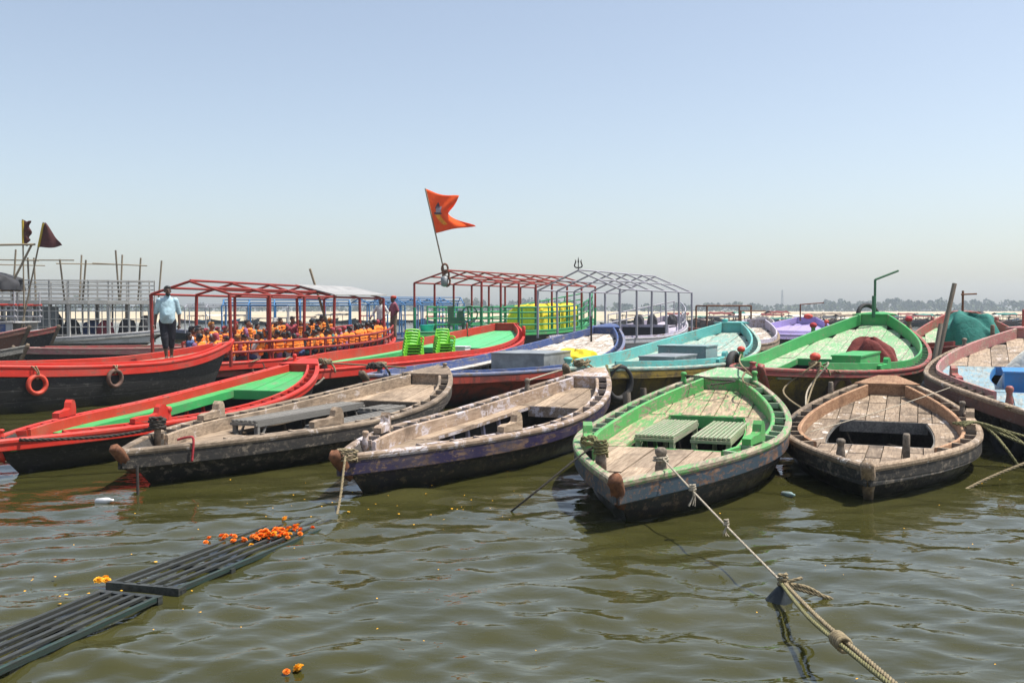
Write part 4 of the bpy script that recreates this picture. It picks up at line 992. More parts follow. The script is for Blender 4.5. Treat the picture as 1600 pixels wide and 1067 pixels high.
# ---- far boats along the sand bank
def far_boats():
    rn = random.Random(21); protos = []
    kinds = [('h_black', 'teal', 'dark far boat with teal awning by the sand bank'), ('h_brown', 'khaki', 'brown far boat with tan awning by the sand bank'),
             ('h_black', 'darkcloth', 'black far boat with dark awning by the sand bank'), ('h_skyblue', 'whitecloth', 'blue far boat with white awning by the sand bank'),
             ('h_brown', 'darkred', 'brown far boat with dark red awning by the sand bank')]
    for hm, cm, lab in kinds:
        r = empty('far_boat'); v = []; f = []; N = 12; L = 8.
        for k in range(N + 1):
            t = k / N; w = 1.1 * (1 - abs(2 * t - 1) ** 2.4) + .05; z = .55 + .7 * abs(2 * t - 1) ** 2.2; v += [(L * (t - .5), w, z), (L * (t - .5) * .9, w * .7, -.2), (L * (t - .5) * .9, -w * .7, -.2), (L * (t - .5), -w, z)]
        for k in range(N):
            a = 4 * k
            for e in range(3): f.append((a + e, a + e + 1, a + 5 + e, a + 4 + e))
            f.append((a + 3, a, a + 4, a + 7))
        f += [(0, 1, 2, 3), (4 * N + 3, 4 * N + 2, 4 * N + 1, 4 * N)]
        link('hull', mesh('hull', v, f), hm, r)
        for sx in (-1.6, 1.4):
            for sy in (-.8, .8): bar('post', (sx, sy, .4), (sx, sy, 1.95), .05, 'midwood', r)
        v = []; f = []
        for i in range(7):
            for j in range(5): x = -1.9 + 3.6 * i / 6; y = -1 + 2 * j / 4; v.append((x, y, 1.95 + .35 * (1 - abs(y)) + .06 * math.sin(i * 2 + j)))
        for i in range(6):
            for j in range(4): a = i * 5 + j; f.append((a, a + 5, a + 6, a + 1))
        c = link('awning', mesh('awning', v, f), cm, r); c.modifiers.new('t', 'SOLIDIFY').thickness = .04
        tag(r, lab, 'boat', 'far boats along the sand bank'); protos.append(r)
    spots = []
    for px in range(1062, 1600, 9): spots.append((px + rn.uniform(-5, 5), rn.uniform(118, 170)))
    for px in range(300, 760, 34): spots.append((px + rn.uniform(-8, 8), rn.uniform(125, 168)))
    for px in range(965, 1060, 24): spots.append((px, rn.uniform(120, 160)))
    used = set()
    for i, (px, y) in enumerate(spots):
        k = rn.randrange(5); o = protos[k] if k not in used else copytree(protos[k]); used.add(k)
        o.location = ((px - 800) / 1500 * y, y, 0); o.rotation_euler = (0, 0, rn.choice((0, 1)) * pi + rn.uniform(-.7, .7)); s_ = rn.uniform(.6, 1.0); o.scale = (s_, s_, s_ * rn.uniform(.55, .85))
    for k in range(5):
        if k not in used: 
            for ch in list(protos[k].children): bpy.data.objects.remove(ch)
            bpy.data.objects.remove(protos[k])
far_boats()

# ---- stacked plastic chairs
def chair_proto():
    r = empty('plastic_chair'); m = 'plastic'
    v = []; f = []
    # seat with slats, curved backrest with slats, arms, four legs
    for k in range(6): MB().box((0, -.19 + k * .076, .43 + .01 * abs(k - 2.5) / 2.5), (.42, .055, .022)).done('seat_slat', m, r)
    for e in (-1, 1): MB().box((e * .22, 0, .43), (.03, .46, .04)).done('seat_rail', m, r)
    for k in range(7):
        z = .50 + k * .052; MB().tube([(x, .22 + (z - .43) * .28 - .05 * math.cos(x * 7), z) for x in (-.2, -.12, -.04, .04, .12, .2)], .017, 5).done('back_slat', m, r)
    for e in (-1, 1):
        MB().tube([(e * .21, .2, .43), (e * .215, .24, .62), (e * .2, .3, .86)], [.028, .026, .024], 6).done('back_post', m, r)
        MB().tube(smoothpath([(e * .25, -.2, .42), (e * .265, -.2, .6), (e * .265, -.16, .65), (e * .26, .1, .66), (e * .22, .25, .64)], 4), .026, 6).done('arm', m, r, True)
        MB().tube([(e * .27, -.26, 0), (e * .23, -.2, .43)], [.024, .034], 6).done('leg', m, r); MB().tube([(e * .26, .3, 0), (e * .22, .21, .43)], [.024, .034], 6).done('leg', m, r)
    MB().tube([(-.2, .3, .86), (0, .275, .88), (.2, .3, .86)], .026, 6).done('top_rail', m, r)
    return r
_c0 = chair_proto(); _first = True
for st, (x, y, n, lab) in enumerate(((8.75, .35, 6, 'lime green plastic armchair in the stack nearer the bow'), (9.75, -.3, 6, 'lime green plastic armchair in the stack beside white box'))):
    for k in range(n):
        c = _c0 if _first else copytree(_c0); _first = False
        w = C1.world((x, y, 0)); c.location = (w.x + .012 * k, w.y + .035 * k, .1 + .085 * k); c.rotation_euler = (R(1.2 * k * .3), 0, R(14 + st * 6))
        tag(c, lab, 'chair', 'stacked lime plastic chairs')

make_water([b for b in Boat.all])
# ================================================================== PEOPLE
def cap(mb, p, q, r1, r2):
    p = Vector(p); q = Vector(q); mb.tube([p, p.lerp(q, .5), q], [r1, (r1 + r2) / 2, r2], 12); mb.ell(p, (r1,) * 3, 12, 8); mb.ell(q, (r2,) * 3, 12, 8)
def fuse(name, mb, vox, smooth=4):
    """one continuous skin from overlapping volumes"""
    me = mesh(name, mb.v, mb.f); o = bpy.data.objects.new(name, me); C.objects.link(o)
    md = o.modifiers.new('r', 'REMESH'); md.mode = 'VOXEL'; md.voxel_size = vox
    sm = o.modifiers.new('s', 'SMOOTH'); sm.factor = .5; sm.iterations = smooth
    dg = bpy.context.evaluated_depsgraph_get(); dg.update(); out = bpy.data.meshes.new_from_object(o.evaluated_get(dg))
    bpy.data.objects.remove(o); out.name = name; out.polygons.foreach_set('use_smooth', [True] * len(out.polygons)); out.materials.clear(); return out
def head(mb, c, yaw=0., s=1.):
    """facing -Y: cranium, jaw, nose, brow, lips, ears"""
    m = Matrix.Rotation(yaw, 3, 'Z')
    def e(p, r): q = m @ Vector(p) * s; mb.ell((c[0] + q.x, c[1] + q.y, c[2] + q.z), tuple(k * s for k in r), 14, 10)
    e((0, .012, .03), (.074, .092, .088)); e((0, -.025, -.045), (.056, .062, .068)); e((0, -.062, -.088), (.028, .026, .022))
    e((0, -.092, -.012), (.013, .02, .026)); e((0, -.100, -.026), (.018, .014, .012)); e((0, -.078, .028), (.052, .014, .012))
    e((0, -.083, -.054), (.025, .012, .008)); e((0, -.08, -.066), (.022, .012, .008))
    for k in (-1, 1): e((k * .074, .012, -.008), (.012, .022, .03)); e((k * .04, -.062, -.022), (.022, .02, .018))
def eyes(parent, c, yaw=0., s=1.):
    m = Matrix.Rotation(yaw, 3, 'Z')
    for k in (-1, 1):
        q = m @ Vector((k * .03, -.079, .008)) * s; MB().ell((c[0] + q.x, c[1] + q.y, c[2] + q.z), (.011 * s, .006 * s, .007 * s), 8, 6).done('eye', 'strap', parent, True)
def hand(mb, w, d, n, s=1.):
    """palm and five curled fingers from wrist w along d; n = palm normal"""
    w = Vector(w); d = Vector(d).normalized(); n = Vector(n); n = (n - d * n.dot(d)).normalized(); sd = d.cross(n)
    pc = w + d * .05 * s; cap(mb, w, w + d * .085 * s + sd * .012 * s, .026 * s, .03 * s); cap(mb, w + d * .02, w + d * .085 * s - sd * .02 * s, .02 * s, .022 * s)
    for k, ln in enumerate((.072, .08, .075, .058)):
        b = w + d * .09 * s + sd * (.033 - .021 * k) * s; m_ = b + (d * .8 + n * .35) * ln * .5 * s; t = m_ + (d * .45 + n * .85) * ln * .5 * s
        cap(mb, b, m_, .0095 * s, .0088 * s); cap(mb, m_, t, .0088 * s, .007 * s)
    b = w + d * .03 * s + sd * .028 * s; m_ = b + (d * .6 + sd * .6 + n * .3) * .045 * s; cap(mb, b, m_, .012 * s, .011 * s); cap(mb, m_, m_ + (d * .85 + n * .4) * .035 * s, .011 * s, .008 * s)
def standing(name, loc, rz, H, J, skin, shirt, trou, hairm, label, yaw=0., hat=None, belly=0., trou_len=1., beard=False):
    """J: joints in metres for a 1.72 m figure facing -Y (x to its left)"""
    k = H / 1.72; r = empty(name, loc, rz); r.scale = (k, k, k); tag(r, label, 'person')
    hc = Vector(J['head']); ch, pl = Vector(J['chest']), Vector(J['pelvis']); mb = MB()
    cap(mb, pl + Vector((0, 0, .02)), ch, .10, .095); mb.ell(ch + Vector((0, 0, .03)), (.155, .085, .13)); mb.ell(pl, (.155, .105, .12)); cap(mb, ch + Vector((0, .01, .13)), hc + Vector((0, .012, -.07)), .058, .052)
    head(mb, hc, yaw); sh, tr = MB(), MB()
    rings = [(.180, .135, -.10, 0), (.178, .137 + belly * .5, .0, -belly * .6), (.172, .132 + belly, .1, -belly), (.182, .128 + belly * .4, .25, -belly * .4), (.190, .122, .36, 0), (.178, .105, .44, .01), (.12, .085, .495, .012), (.075, .072, .52, .012), (.07, .068, .555, .012)]
    v_ = []; f_ = []; nn = 24
    for rx, ry, dz, cy in rings:
        k2 = min(1, max(0, dz / .4)); cx = pl.lerp(ch, k2)
        for i in range(nn): an_ = 2 * pi * i / nn; wr = 1 + .03 * math.sin(an_ * 5 + dz * 30) * (dz < .4); v_.append((cx.x + rx * wr * math.cos(an_), cx.y + cy + ry * wr * math.sin(an_), pl.z + dz))
    for j in range(len(rings) - 1):
        for i in range(nn): f_.append((j * nn + i, j * nn + (i + 1) % nn, (j + 1) * nn + (i + 1) % nn, (j + 1) * nn + i))
    f_ += [tuple(range(nn))[::-1], tuple((len(rings) - 1) * nn + i for i in range(nn))]; sh.add(v_, f_)
    tr.ell(pl, (.172, .122, .12))
    for sd in 'LR':
        s_, e_, w_ = Vector(J['sho' + sd]), Vector(J['elb' + sd]), Vector(J['wri' + sd]); h_, kn, an = Vector(J['hip' + sd]), Vector(J['kne' + sd]), Vector(J['ank' + sd])
        cap(mb, s_ - Vector((math.copysign(.02, s_.x), 0, .01)), e_, .045, .038); cap(mb, e_, w_, .04, .027); hand(mb, w_, (w_ - e_) + Vector((0, -.02, -.05)), Vector((-s_.x, -.3, 0)))
        cap(mb, h_, kn, .085, .055); cap(mb, kn, kn.lerp(an, .35), .052, .056); cap(mb, kn.lerp(an, .35), an, .056, .036)
        fd = Vector(J.get('toe' + sd, (0, -1, 0))); cap(mb, an + Vector((0, 0, -.03)), an + fd * .14 + Vector((0, 0, -.055)), .037, .026); mb.ell(an - fd * .03 + Vector((0, 0, -.045)), (.035, .035, .032))
        for q in range(5): side = Vector((-fd.y, fd.x, 0)); b_ = an + fd * .14 + side * (.03 - .015 * q) + Vector((0, 0, -.06)); cap(mb, b_, b_ + fd * (.05 - .006 * abs(q - 1)), .012, .009)
        cut = J.get('sleeve', .85); cap(sh, s_ - Vector((math.copysign(.012, s_.x), 0, .01)), s_.lerp(e_, min(1, cut)), .068, .06)
        if cut > 1: cap(sh, e_, e_.lerp(w_, cut - 1), .056, .046)
        cap(tr, h_, kn, .112, .088)
        if trou_len > .5: cap(tr, kn, kn.lerp(an, (trou_len - .5) * 2), .085, .07)
        else: pass
    link('body', fuse('body', mb, .0095, 2), skin, r); link('shirt', fuse('shirt', sh, .014, 3), shirt, r); link('trousers', fuse('trousers', tr, .014, 3), trou, r)
    m = Matrix.Rotation(yaw, 3, 'Z'); hr = MB(); q = m @ Vector((0, .03, .045)); hr.ell(hc + q, (.084, .092, .088)); q = m @ Vector((0, -.03, .09)); hr.ell(hc + q, (.066, .055, .035))
    link('hair', fuse('hair', hr, .011, 1), hairm, r); eyes(r, hc, yaw)
    if hat:
        ht = MB(); ht.ell(hc + m @ Vector((0, .015, .095)), (.098, .105, .06))
        for z in (.06, .085, .11): ht.tube([hc + m @ Vector((.09 * math.cos(a * pi / 8), .015 + .1 * math.sin(a * pi / 8), z + .012 * math.sin(a))) for a in range(17)], .026, 8)
        link('turban', fuse('turban', ht, .012, 2), hat, r)
    if beard:
        bd = MB(); bd.ell(hc + m @ Vector((0, -.045, -.075)), (.058, .055, .045)); link('beard', fuse('beard', bd, .01, 1), hairm, r)
    return r
J0 = dict(head=(0, -.01, 1.60), chest=(0, .0, 1.27), pelvis=(0, 0, .95), shoL=(.19, 0, 1.40), shoR=(-.19, 0, 1.40), elbL=(.25, .03, 1.12), elbR=(-.25, .03, 1.12), wriL=(.25, -.04, .88), wriR=(-.27, -.03, .88),
          hipL=(.09, 0, .90), hipR=(-.09, 0, .90), kneL=(.10, -.02, .49), kneR=(-.11, -.03, .49), ankL=(.11, .02, .085), ankR=(-.11, 0, .085))
p = D4.world((2.05, 0, 0)); z = D4.zd(2.05 / D4.L) + .012
J1 = dict(J0); J1.update(head=(.01, -.02, 1.605), kneL=(.075, .05, .5), ankL=(.06, .16, .10), kneR=(-.06, -.05, .5), ankR=(-.03, -.03, .085), elbR=(-.255, .04, 1.10), wriR=(-.27, -.05, .84), elbL=(.25, .06, 1.10), wriL=(.26, .0, .84), sleeve=1.0)
standing('person', (p.x, p.y, z), R(12), 1.75, J1, 'skindark', 'lightblue', 'navy', 'hair', 'man in light blue shirt and dark rolled trousers on red railed boat', R(18), belly=.03, trou_len=.72, beard=True)
p = D3.world((13.3, -.25, 0)); z = D3.zd(13.3 / 14.8) + .012
J2 = dict(J0); J2.update(elbR=(-.33, -.02, 1.17), wriR=(-.40, -.12, .98), elbL=(.29, .06, 1.17), wriL=(.20, -.06, 1.0), kneL=(.13, -.06, .49), ankL=(.24, .05, .085), kneR=(-.08, -.03, .49), ankR=(-.09, .0, .085), sleeve=1.75)
standing('person', (p.x, p.y, z), R(-20), 1.66, J2, 'skindark', 'whiteshirt', 'navy', 'hair', 'man in white shirt and black trousers behind a red roof post', R(-20))
p = D3.world((13.75, -.62, 0)); z = D3.zd(13.75 / 14.8) + .012
J3 = dict(J0); J3.update(head=(0, -.03, 1.60), elbL=(.22, .10, 1.13), wriL=(.16, -.02, .98), elbR=(-.22, -.10, 1.14), wriR=(-.20, -.28, .96), sleeve=.95)
standing('person', (p.x, p.y, z), R(-62), 1.74, J3, 'skindark', 'magenta', 'khaki', 'hair', 'man in magenta shirt, khaki trousers and orange headwrap seen sideways', R(-8), hat='rubberred')
# seated passengers
def seated_protos():
    out = []
    for var in range(3):
        mb, sh, tr, vs = MB(), MB(), MB(), MB(); lean = (-.02, .03, -.06)[var]; hc = Vector((0, lean * 1.5 - .02, .70)); ch = Vector((0, lean, .37)); pl = Vector((0, 0, .08))
        cap(mb, pl, ch, .125, .135); mb.ell(ch + Vector((0, 0, .03)), (.17, .1, .13)); cap(mb, ch + Vector((0, .01, .12)), hc + Vector((0, .01, -.07)), .055, .05); head(mb, hc, (.25, -.3, .1)[var])
        sh.ell(ch + Vector((0, 0, .03)), (.19, .12, .15)); cap(sh, ch, pl, .145, .15)
        tr.ell(pl, (.17, .13, .1))
        for e in (-1, 1):
            s_ = Vector((e * .18, lean, .50)); el = Vector((e * .25, lean - .06, .24)); wr = Vector((e * .12, -.28, .17)) if var != 1 or e > 0 else Vector((e * .22, -.22, .40))
            cap(mb, s_, el, .05, .04); cap(mb, el, wr, .04, .027); hand(mb, wr, wr - el, (0, 0, -1)); cap(sh, s_, s_.lerp(el, .8), .072, .062)
            kn = Vector((e * .12, -.42, .08)); an = Vector((e * .12, -.44, -.34)); cap(mb, Vector((e * .09, 0, .06)), kn, .08, .055); cap(mb, kn, an, .052, .036); cap(mb, an, an + Vector((0, -.13, -.04)), .035, .028)
            cap(tr, Vector((e * .09, 0, .06)), kn, .1, .078); cap(tr, kn, kn.lerp(an, .85), .075, .062)
        # life jacket: two chest panels, back panel, shoulder straps, collar
        for e in (-1, 1):
            for z in (.16, .26, .36, .45): vs.ell(ch + Vector((e * .085, -.125, z - .34)), (.085, .045, .07), 12, 8)
            cap(vs, ch + Vector((e * .11, -.10, .12)), ch + Vector((e * .11, .09, .14)), .045, .045)
        for z in (.16, .26, .36, .46): vs.ell(ch + Vector((0, .115, z - .34)), (.175, .05, .075), 12, 8)
        cap(vs, ch + Vector((-.06, .1, .19)), ch + Vector((.06, .1, .19)), .045, .045)
        for e in (-1, 1): vs.ell(ch + Vector((e * .165, 0, -.02)), (.035, .11, .13), 10, 8)
        hr = MB(); hr.ell(hc + Vector((0, .028, .045)), (.084, .092, .088)); hr.ell(hc + Vector((0, -.03, .085)), (.068, .058, .035))
        if var == 1: cap(hr, hc + Vector((0, .07, 0)), hc + Vector((0, .10, -.2)), .06, .045)
        st = [MB().tube([ch + Vector((.2 * math.cos(a * pi / 10), .165 * math.sin(a * pi / 10), z)) for a in range(21)], .009, 6) for z in (-.13, .0)]
        out.append(dict(body=fuse('body', mb, .015, 2), shirt=fuse('shirt', sh, .018, 2), trousers=fuse('trousers', tr, .018, 2), life_jacket=fuse('life_jacket', vs, .015, 2), hair=fuse('hair', hr, .014, 1), strap=[mesh('strap', s_.v, s_.f, smooth=True) for s_ in st]))
    for d in out:
        for k, m in d.items():
            for q in (m if isinstance(m, list) else [m]): q.materials.append(M['strap'])
    return out
def passengers():
    PR = seated_protos(); rn = random.Random(12); cols = ['white', 'navy', 'red', 'teal', 'sand', 'black', 'plum', 'ochre']
    def put(name, me, mat, parent):
        o = bpy.data.objects.new(name, me); C.objects.link(o); o.parent = parent; o.material_slots[0].link = 'OBJECT'; o.material_slots[0].material = M[mat]; return o
    def seat(x, y, z, face, row, vest=True):
        d = PR[rn.randrange(3)]; c = rn.randrange(8); p = D3.world((x, y, z)); r = empty('person', p, D3.a + face + rn.uniform(-.35, .35)); r.rotation_euler.x = rn.uniform(-.14, .14); r.rotation_euler.y = rn.uniform(-.08, .08); s_ = rn.uniform(.82, 1.06); r.scale = (s_,) * 3
        put('body', d['body'], rn.choice(['skin', 'skin', 'skindark']), r); put('shirt', d['shirt'], 'shirt%d' % c, r); put('trousers', d['trousers'], rn.choice(['navy', 'khaki', 'shirt1', 'shirt5', 'shirt3']), r)
        put('hair', d['hair'], rn.choice(['hair'] * 8 + ['hairgrey', 'shirt7', 'shirt2']), r)
        if vest:
            j = put('life_jacket', d['life_jacket'], 'vest', r)
            for q in d['strap']: put('strap', q, 'strap', j)
        tag(r, ('passenger in orange life jacket over %s shirt, ' if vest else 'passenger in %s shirt without life jacket, ') % cols[c] + row, 'person', 'passengers in the red framed boat')
    bk, fr, md = 'back turned to the tyre hung rail', 'facing across from the far bench', 'seated amidships between the two side benches'
    for k in range(27): seat(.7 + k * .41 + rn.uniform(-.06, .06), -(D3.hb((.7 + k * .41) / 14.8) - .38) , .52 + .012 * k, pi + rn.uniform(-.3, .3), bk, rn.random() < .96)     # near side, facing inboard
    for k in range(26): seat(.7 + k * .42 + rn.uniform(-.06, .06), D3.hb((.7 + k * .42) / 14.8) - .42, .70 + .012 * k, rn.uniform(-.3, .3), fr, rn.random() < .9)
    for k in range(11): seat(1.6 + k * .9 + rn.uniform(-.2, .2), rn.uniform(-.15, .2), .55 + .012 * k, rn.choice((0, pi)) + rn.uniform(-.5, .5), md, rn.random() < .85)
    for sd, z in ((-1, .46), (1, .62)):      # the benches they sit on
        v = []; f = []; N = 14
        for k in range(N + 1): t = .03 + .76 * k / N; w = D3.hb(t); v += [(t * 14.8, sd * (w - .2), z + .15 * k / N), (t * 14.8, sd * max(.1, w - .62), z + .15 * k / N), (t * 14.8, sd * max(.1, w - .62), .12), (t * 14.8, sd * (w - .2), .12)]
        for k in range(N):
            a = 4 * k
            for e in range(4): f.append((a + e, a + e + 4, a + (e + 1) % 4 + 4, a + (e + 1) % 4))
        f += [(0, 1, 2, 3), (4 * N + 3, 4 * N + 2, 4 * N + 1, 4 * N)]
        link('bench', mesh('bench', v, f), 'redold', D3.root)
    MB().box((6.2, 0, .3), (10.4, .5, .46)).done('bench', 'redold', D3.root)
passengers()

# ================================================================== FOREGROUND
def rack(loc, rz, tilt, l, w, ns, label):
    r = empty('slatted_rack', loc); r.rotation_euler = (0, -tilt, rz)      # local x runs away from the camera, y to the left
    for e in (0, 1):
        bar('side_rail', (0, -w * e, 0), (l, -w * e, 0), .016, 'rackwood' if e == 0 else 'rackgreen', r, 'box', .018)
    for k in range(ns):
        y = -w * (k + 1) / (ns + 1); bar('slat', (.01, y, .012 + random.uniform(-.003, .003)), (l - .01, y + random.uniform(-.006, .006), .012), .017, 'rackwood', r, 'box', .009)
    n = 4
    for k in range(n + 1): x = .03 + (l - .06) * k / n; bar('cross_bar', (x, .03, -.022), (x, -w - .03, -.022), .03, 'rackwood', r, 'box', .022)
    MB().box((0, -w / 2, -.01), (.05, abs(w) + .05, .055)).done('end_board', 'rackwood', r)
    return tag(r, label, 'rack')
RK = rack((-2.87, 6.81, .045), R(74.3), R(-1.6), 2.6, .55, 4, 'dark slatted rack half sunk under marigolds, afloat on the river')
rack((-2.42 - .46 * .963 + .0, 6.5 + .12, .035), R(74 + 180), R(0), 2.6, -.46, 4, 'dark slatted rack afloat with green side, clear of the marigolds')
def flowers():
    rn = random.Random(6); protos = []
    for m in ('marigold', 'marigold2'):
        v = []; f = []
        for ring, (n, rad, zz) in enumerate(((11, .030, .008), (9, .024, .018), (7, .016, .026), (4, .008, .030))):
            for k in range(n):
                a = 2 * pi * (k + .5 * (ring % 2)) / n + rn.uniform(-.1, .1); w = .5 * 2 * pi / n * rad * 1.2 + .003; c, s_ = math.cos(a), math.sin(a); b = len(v)
                v += [(c * rad * .2, s_ * rad * .2, zz * .6), (c * rad - s_ * w, s_ * rad + c * w, zz + .004), (c * rad * 1.2, s_ * rad * 1.2, zz + rn.uniform(-.004, .006)), (c * rad + s_ * w, s_ * rad - c * w, zz + .004)]
                f.append((b, b + 1, b + 2, b + 3))
        b = len(v); v += [(.02 * math.cos(k * pi / 4), .02 * math.sin(k * pi / 4), 0) for k in range(8)] + [(0, 0, .024)]
        f += [(b + k, b + (k + 1) % 8, b + 8) for k in range(8)]
        protos.append(mesh('marigold', v, f)); protos[-1].materials.append(M[m])
    def fl(x, y, z, k, s_, lab, grp):
        o = bpy.data.objects.new('marigold', protos[k]); C.objects.link(o); o.location = (x, y, z); o.scale = (s_,) * 3; o.rotation_euler = (rn.uniform(-.5, .5), rn.uniform(-.5, .5), rn.uniform(0, 6)); tag(o, lab, 'flower', grp)
    for k in range(78):
        u = rn.gauss(0, .13); x, y = -2.12 + u * .75 + rn.gauss(0, .05), 8.42 + u * .42 + rn.gauss(0, .09)
        fl(x, y, .015 + rn.random() * .03, 0 if rn.random() < .85 else 1, rn.uniform(.5, .85), 'orange marigold head heaped on the sunken end of rack', 'marigold heads heaped on the sunken rack')
    for k in range(9): fl(-2.52 + rn.gauss(0, .05), 8.25 + rn.gauss(0, .06), .03, 0, .7, 'marigold head in the small clump on the rack edge', 'marigold heads on the rack edge')
    fl(-2.15, 9.05, .02, 1, 1.0, 'yellow marigold head floating beyond the heap', None); fl(-1.18, 5.26, .012, 1, 1.0, 'yellow marigold head drifting in open water before boats', None); fl(-1.24, 5.22, .012, 0, .6, 'small orange marigold drifting in open water before boats', None)
    for k, (x, y) in enumerate(((-2.98, 6.86), (-2.95, 6.9), (-2.92, 6.85))): fl(x, y, .05, 1, 1.0, 'orange bloom wedged at the near corner of sunken rack', 'blooms at the corner of the sunken rack')
    # scattered petals nobody could count
    v = []; f = []
    def petal(x, y, s_):
        a = rn.uniform(0, 6.28); b = len(v)
        for k in range(5): v.append((x + s_ * math.cos(a + k * 1.257) * (1.5 if k == 0 else 1), y + s_ * math.sin(a + k * 1.257), .022 + .003 * (k % 2)))
        f.append((b, b + 1, b + 2, b + 3, b + 4))
    for k in range(60):
        y = 4.6 + 8 * rn.random() ** 1.4; x = rn.uniform(-.55, .55) * y; petal(x, y, rn.uniform(.004, .009))
    for k in range(26): petal(-2.9 + rn.gauss(0, .5), 6.6 + rn.gauss(0, .6), rn.uniform(.006, .014))
    for k in range(30): petal(rn.uniform(-2.4, .2), rn.uniform(9.0, 10.5), rn.uniform(.006, .012))
    tag(link('petals', mesh('petals', v, f), 'marigold2'), 'yellow petals scattered over the water', 'petals', kind='stuff')
flowers()

# ropes
def R_(name, pts, r, mat, label, strands=True): return tag(rope(name, pts, r, mat, None, strands), label, 'rope')
b4 = B4.world(B4.P(.085, -1, .14, .12)); J_ = Vector((1.85, 6.5, .14)); E_ = Vector((1.62, 3.9, .42))
mr = R_('mooring_rope', [b4, b4.lerp(J_, .33) + Vector((0, 0, -.012)), b4.lerp(J_, .66) + Vector((0, 0, -.012)), J_], .009, 'ropewhite', 'pale mooring rope running from the worn green boat towards shore')
for q, s_ in ((.33, 1.3), (.62, .8)):
    c = b4.lerp(J_, q) + Vector((0, 0, -.015)); coil('knot', c, .02 * s_, 3, 'ropewhite', mr, .009, .02)
    for e in range(4): rope('frayed_end', [c, c + Vector((random.uniform(-.03, .03), random.uniform(-.03, .03), -.05)), c + Vector((random.uniform(-.05, .05), random.uniform(-.03, .03), -.10 * s_))], .004, 'ropewhite', mr, False)
dr = R_('mooring_rope', [J_ + Vector((.012, .02, 0)), J_.lerp(E_, .35) + Vector((.02, 0, -.03)), J_.lerp(E_, .7) + Vector((.02, 0, -.02)), E_ + Vector((.01, 0, 0))], .014, 'rope', 'thick double mooring rope with green brown strands tied past the bag')
rope('strand', [J_ + Vector((-.012, .02, 0)), J_.lerp(E_, .35) + Vector((-.03, 0, -.035)), J_.lerp(E_, .7) + Vector((-.015, 0, -.025)), E_ + Vector((-.01, 0, 0))], .013, 'ropegreen', dr)
c = J_.lerp(E_, .57) + Vector((0, 0, -.03)); ax = (E_ - J_).normalized()
for k in range(5): 
    o_ = c + ax * (.035 * k); u_ = ax.orthogonal().normalized(); w_ = ax.cross(u_); MB().tube([o_ + (u_ * math.cos(a * pi / 6) + w_ * math.sin(a * pi / 6)) * .034 for a in range(13)], .012, 7).done('knot', 'rope', dr, True)
coil('knot', J_ - Vector((0, 0, .02)), .028, 3, 'rope', dr, .013, .03)
rope('loose_end', [J_, J_ + Vector((.10, -.02, .035)), J_ + Vector((.14, .05, .02))], .012, 'rope', dr)
for k in range(2): rope('loop', [J_ + Vector((.02, -.02, -.01 * k)), J_ + Vector((.2, .1, -.06 - .03 * k)), J_ + Vector((.34 + .04 * k, .12, -.15)), J_ + Vector((.38 + .05 * k, .13, -.24))], .014, 'rope', dr)
def bag():
    v = []; f = []; nu, nv = 22, 12; rn = random.Random(2)
    for j in range(nv + 1):
        t = j / nv; rad = .016 + .10 * t ** .75
        for i in range(nu):
            a = 2 * pi * i / nu; k = 1 + .2 * math.sin(4 * a + 1) * t + .12 * math.sin(9 * a + 3 * t) * t; v.append((rad * k * math.cos(a) * 1.0 - .05 * t, rad * k * math.sin(a) * .8, -.24 * t))
    for j in range(nv):
        for i in range(nu): f.append((j * nu + i, j * nu + (i + 1) % nu, (j + 1) * nu + (i + 1) % nu, (j + 1) * nu + i))
    o = link('plastic_bag', mesh('plastic_bag', v, f, smooth=True), 'bag'); o.location = J_ + Vector((0, -.005, -.01)); o.scale = (1.35, 1.35, 1.1); tag(o, 'black plastic bag hanging from the rope knot into the water', 'bag')
bag()
p = B3.world((.05, -.06, .47)); R_('mooring_rope', [p, p + Vector((.0, -.12, .0)), (-1.73, 9.62, .12), (-1.72, 9.3, -.05)], .014, 'rope', 'frayed rope dropping from the whitewashed bow into water')
o = coil('rope_wrap', p + Vector((0, .0, -.06)), .1, 4, 'rope', None, .014, .035); tag(o, 'rope wound round the rusty whitewashed stem', 'rope')
p = B4.world(B4.P(.12, 1, .14, .1)); R_('mooring_rope', [p, p + Vector((-.12, .05, .0)), (.25, 9.45, .22), (-.06, 9.55, -.05)], .011, 'ropedark', 'thin dark rope from worn green bow slanting into water')
o = coil('rope_wrap', p + Vector((0, 0, -.04)), .065, 5, 'ropegreen', None, .014, .03); tag(o, 'rope wound on the bollard with the dark slanting rope', 'rope')
o = coil('rope_wrap', b4 + Vector((0, 0, -.05)), .068, 2.5, 'ropewhite', None, .010, .025); tag(o, 'pale rope wound on the mooring bollard of green boat', 'rope')
q = B4.world(B4.P(.2, 1, .12, .08)); o = tangle('rope_wrap', q, .09, 5, 'ropegreen', None, .015, .03); tag(o, 'loose rope heap on side oar rest of green boat', 'rope')
q = B4.world(B4.P(.92, -1, .03, .08)); R_('stern_rope', [q, q + Vector((-.15, -.15, .06)), q + Vector((-.25, -.45, -.05)), q + Vector((-.1, -.6, -.12))], .016, 'rope', 'rope trailing over the stern deck of worn green boat')
R_('stern_rope', [q, q + Vector((.02, .9, .15)), C3.world((6.2, -1.6, .98))], .014, 'rope', 'rope tying worn green stern to the turquoise boat')
q = B4.world(B4.P(.90, 1, .03, .1)); R_('stern_rope', [q, q + Vector((.2, -.3, .0)), q + Vector((.45, -.1, -.06)), q + Vector((.7, -.35, -.06)), q + Vector((.3, -.55, -.1))], .014, 'ropedark', 'dark loose rope lying on the aft rail of green boat')
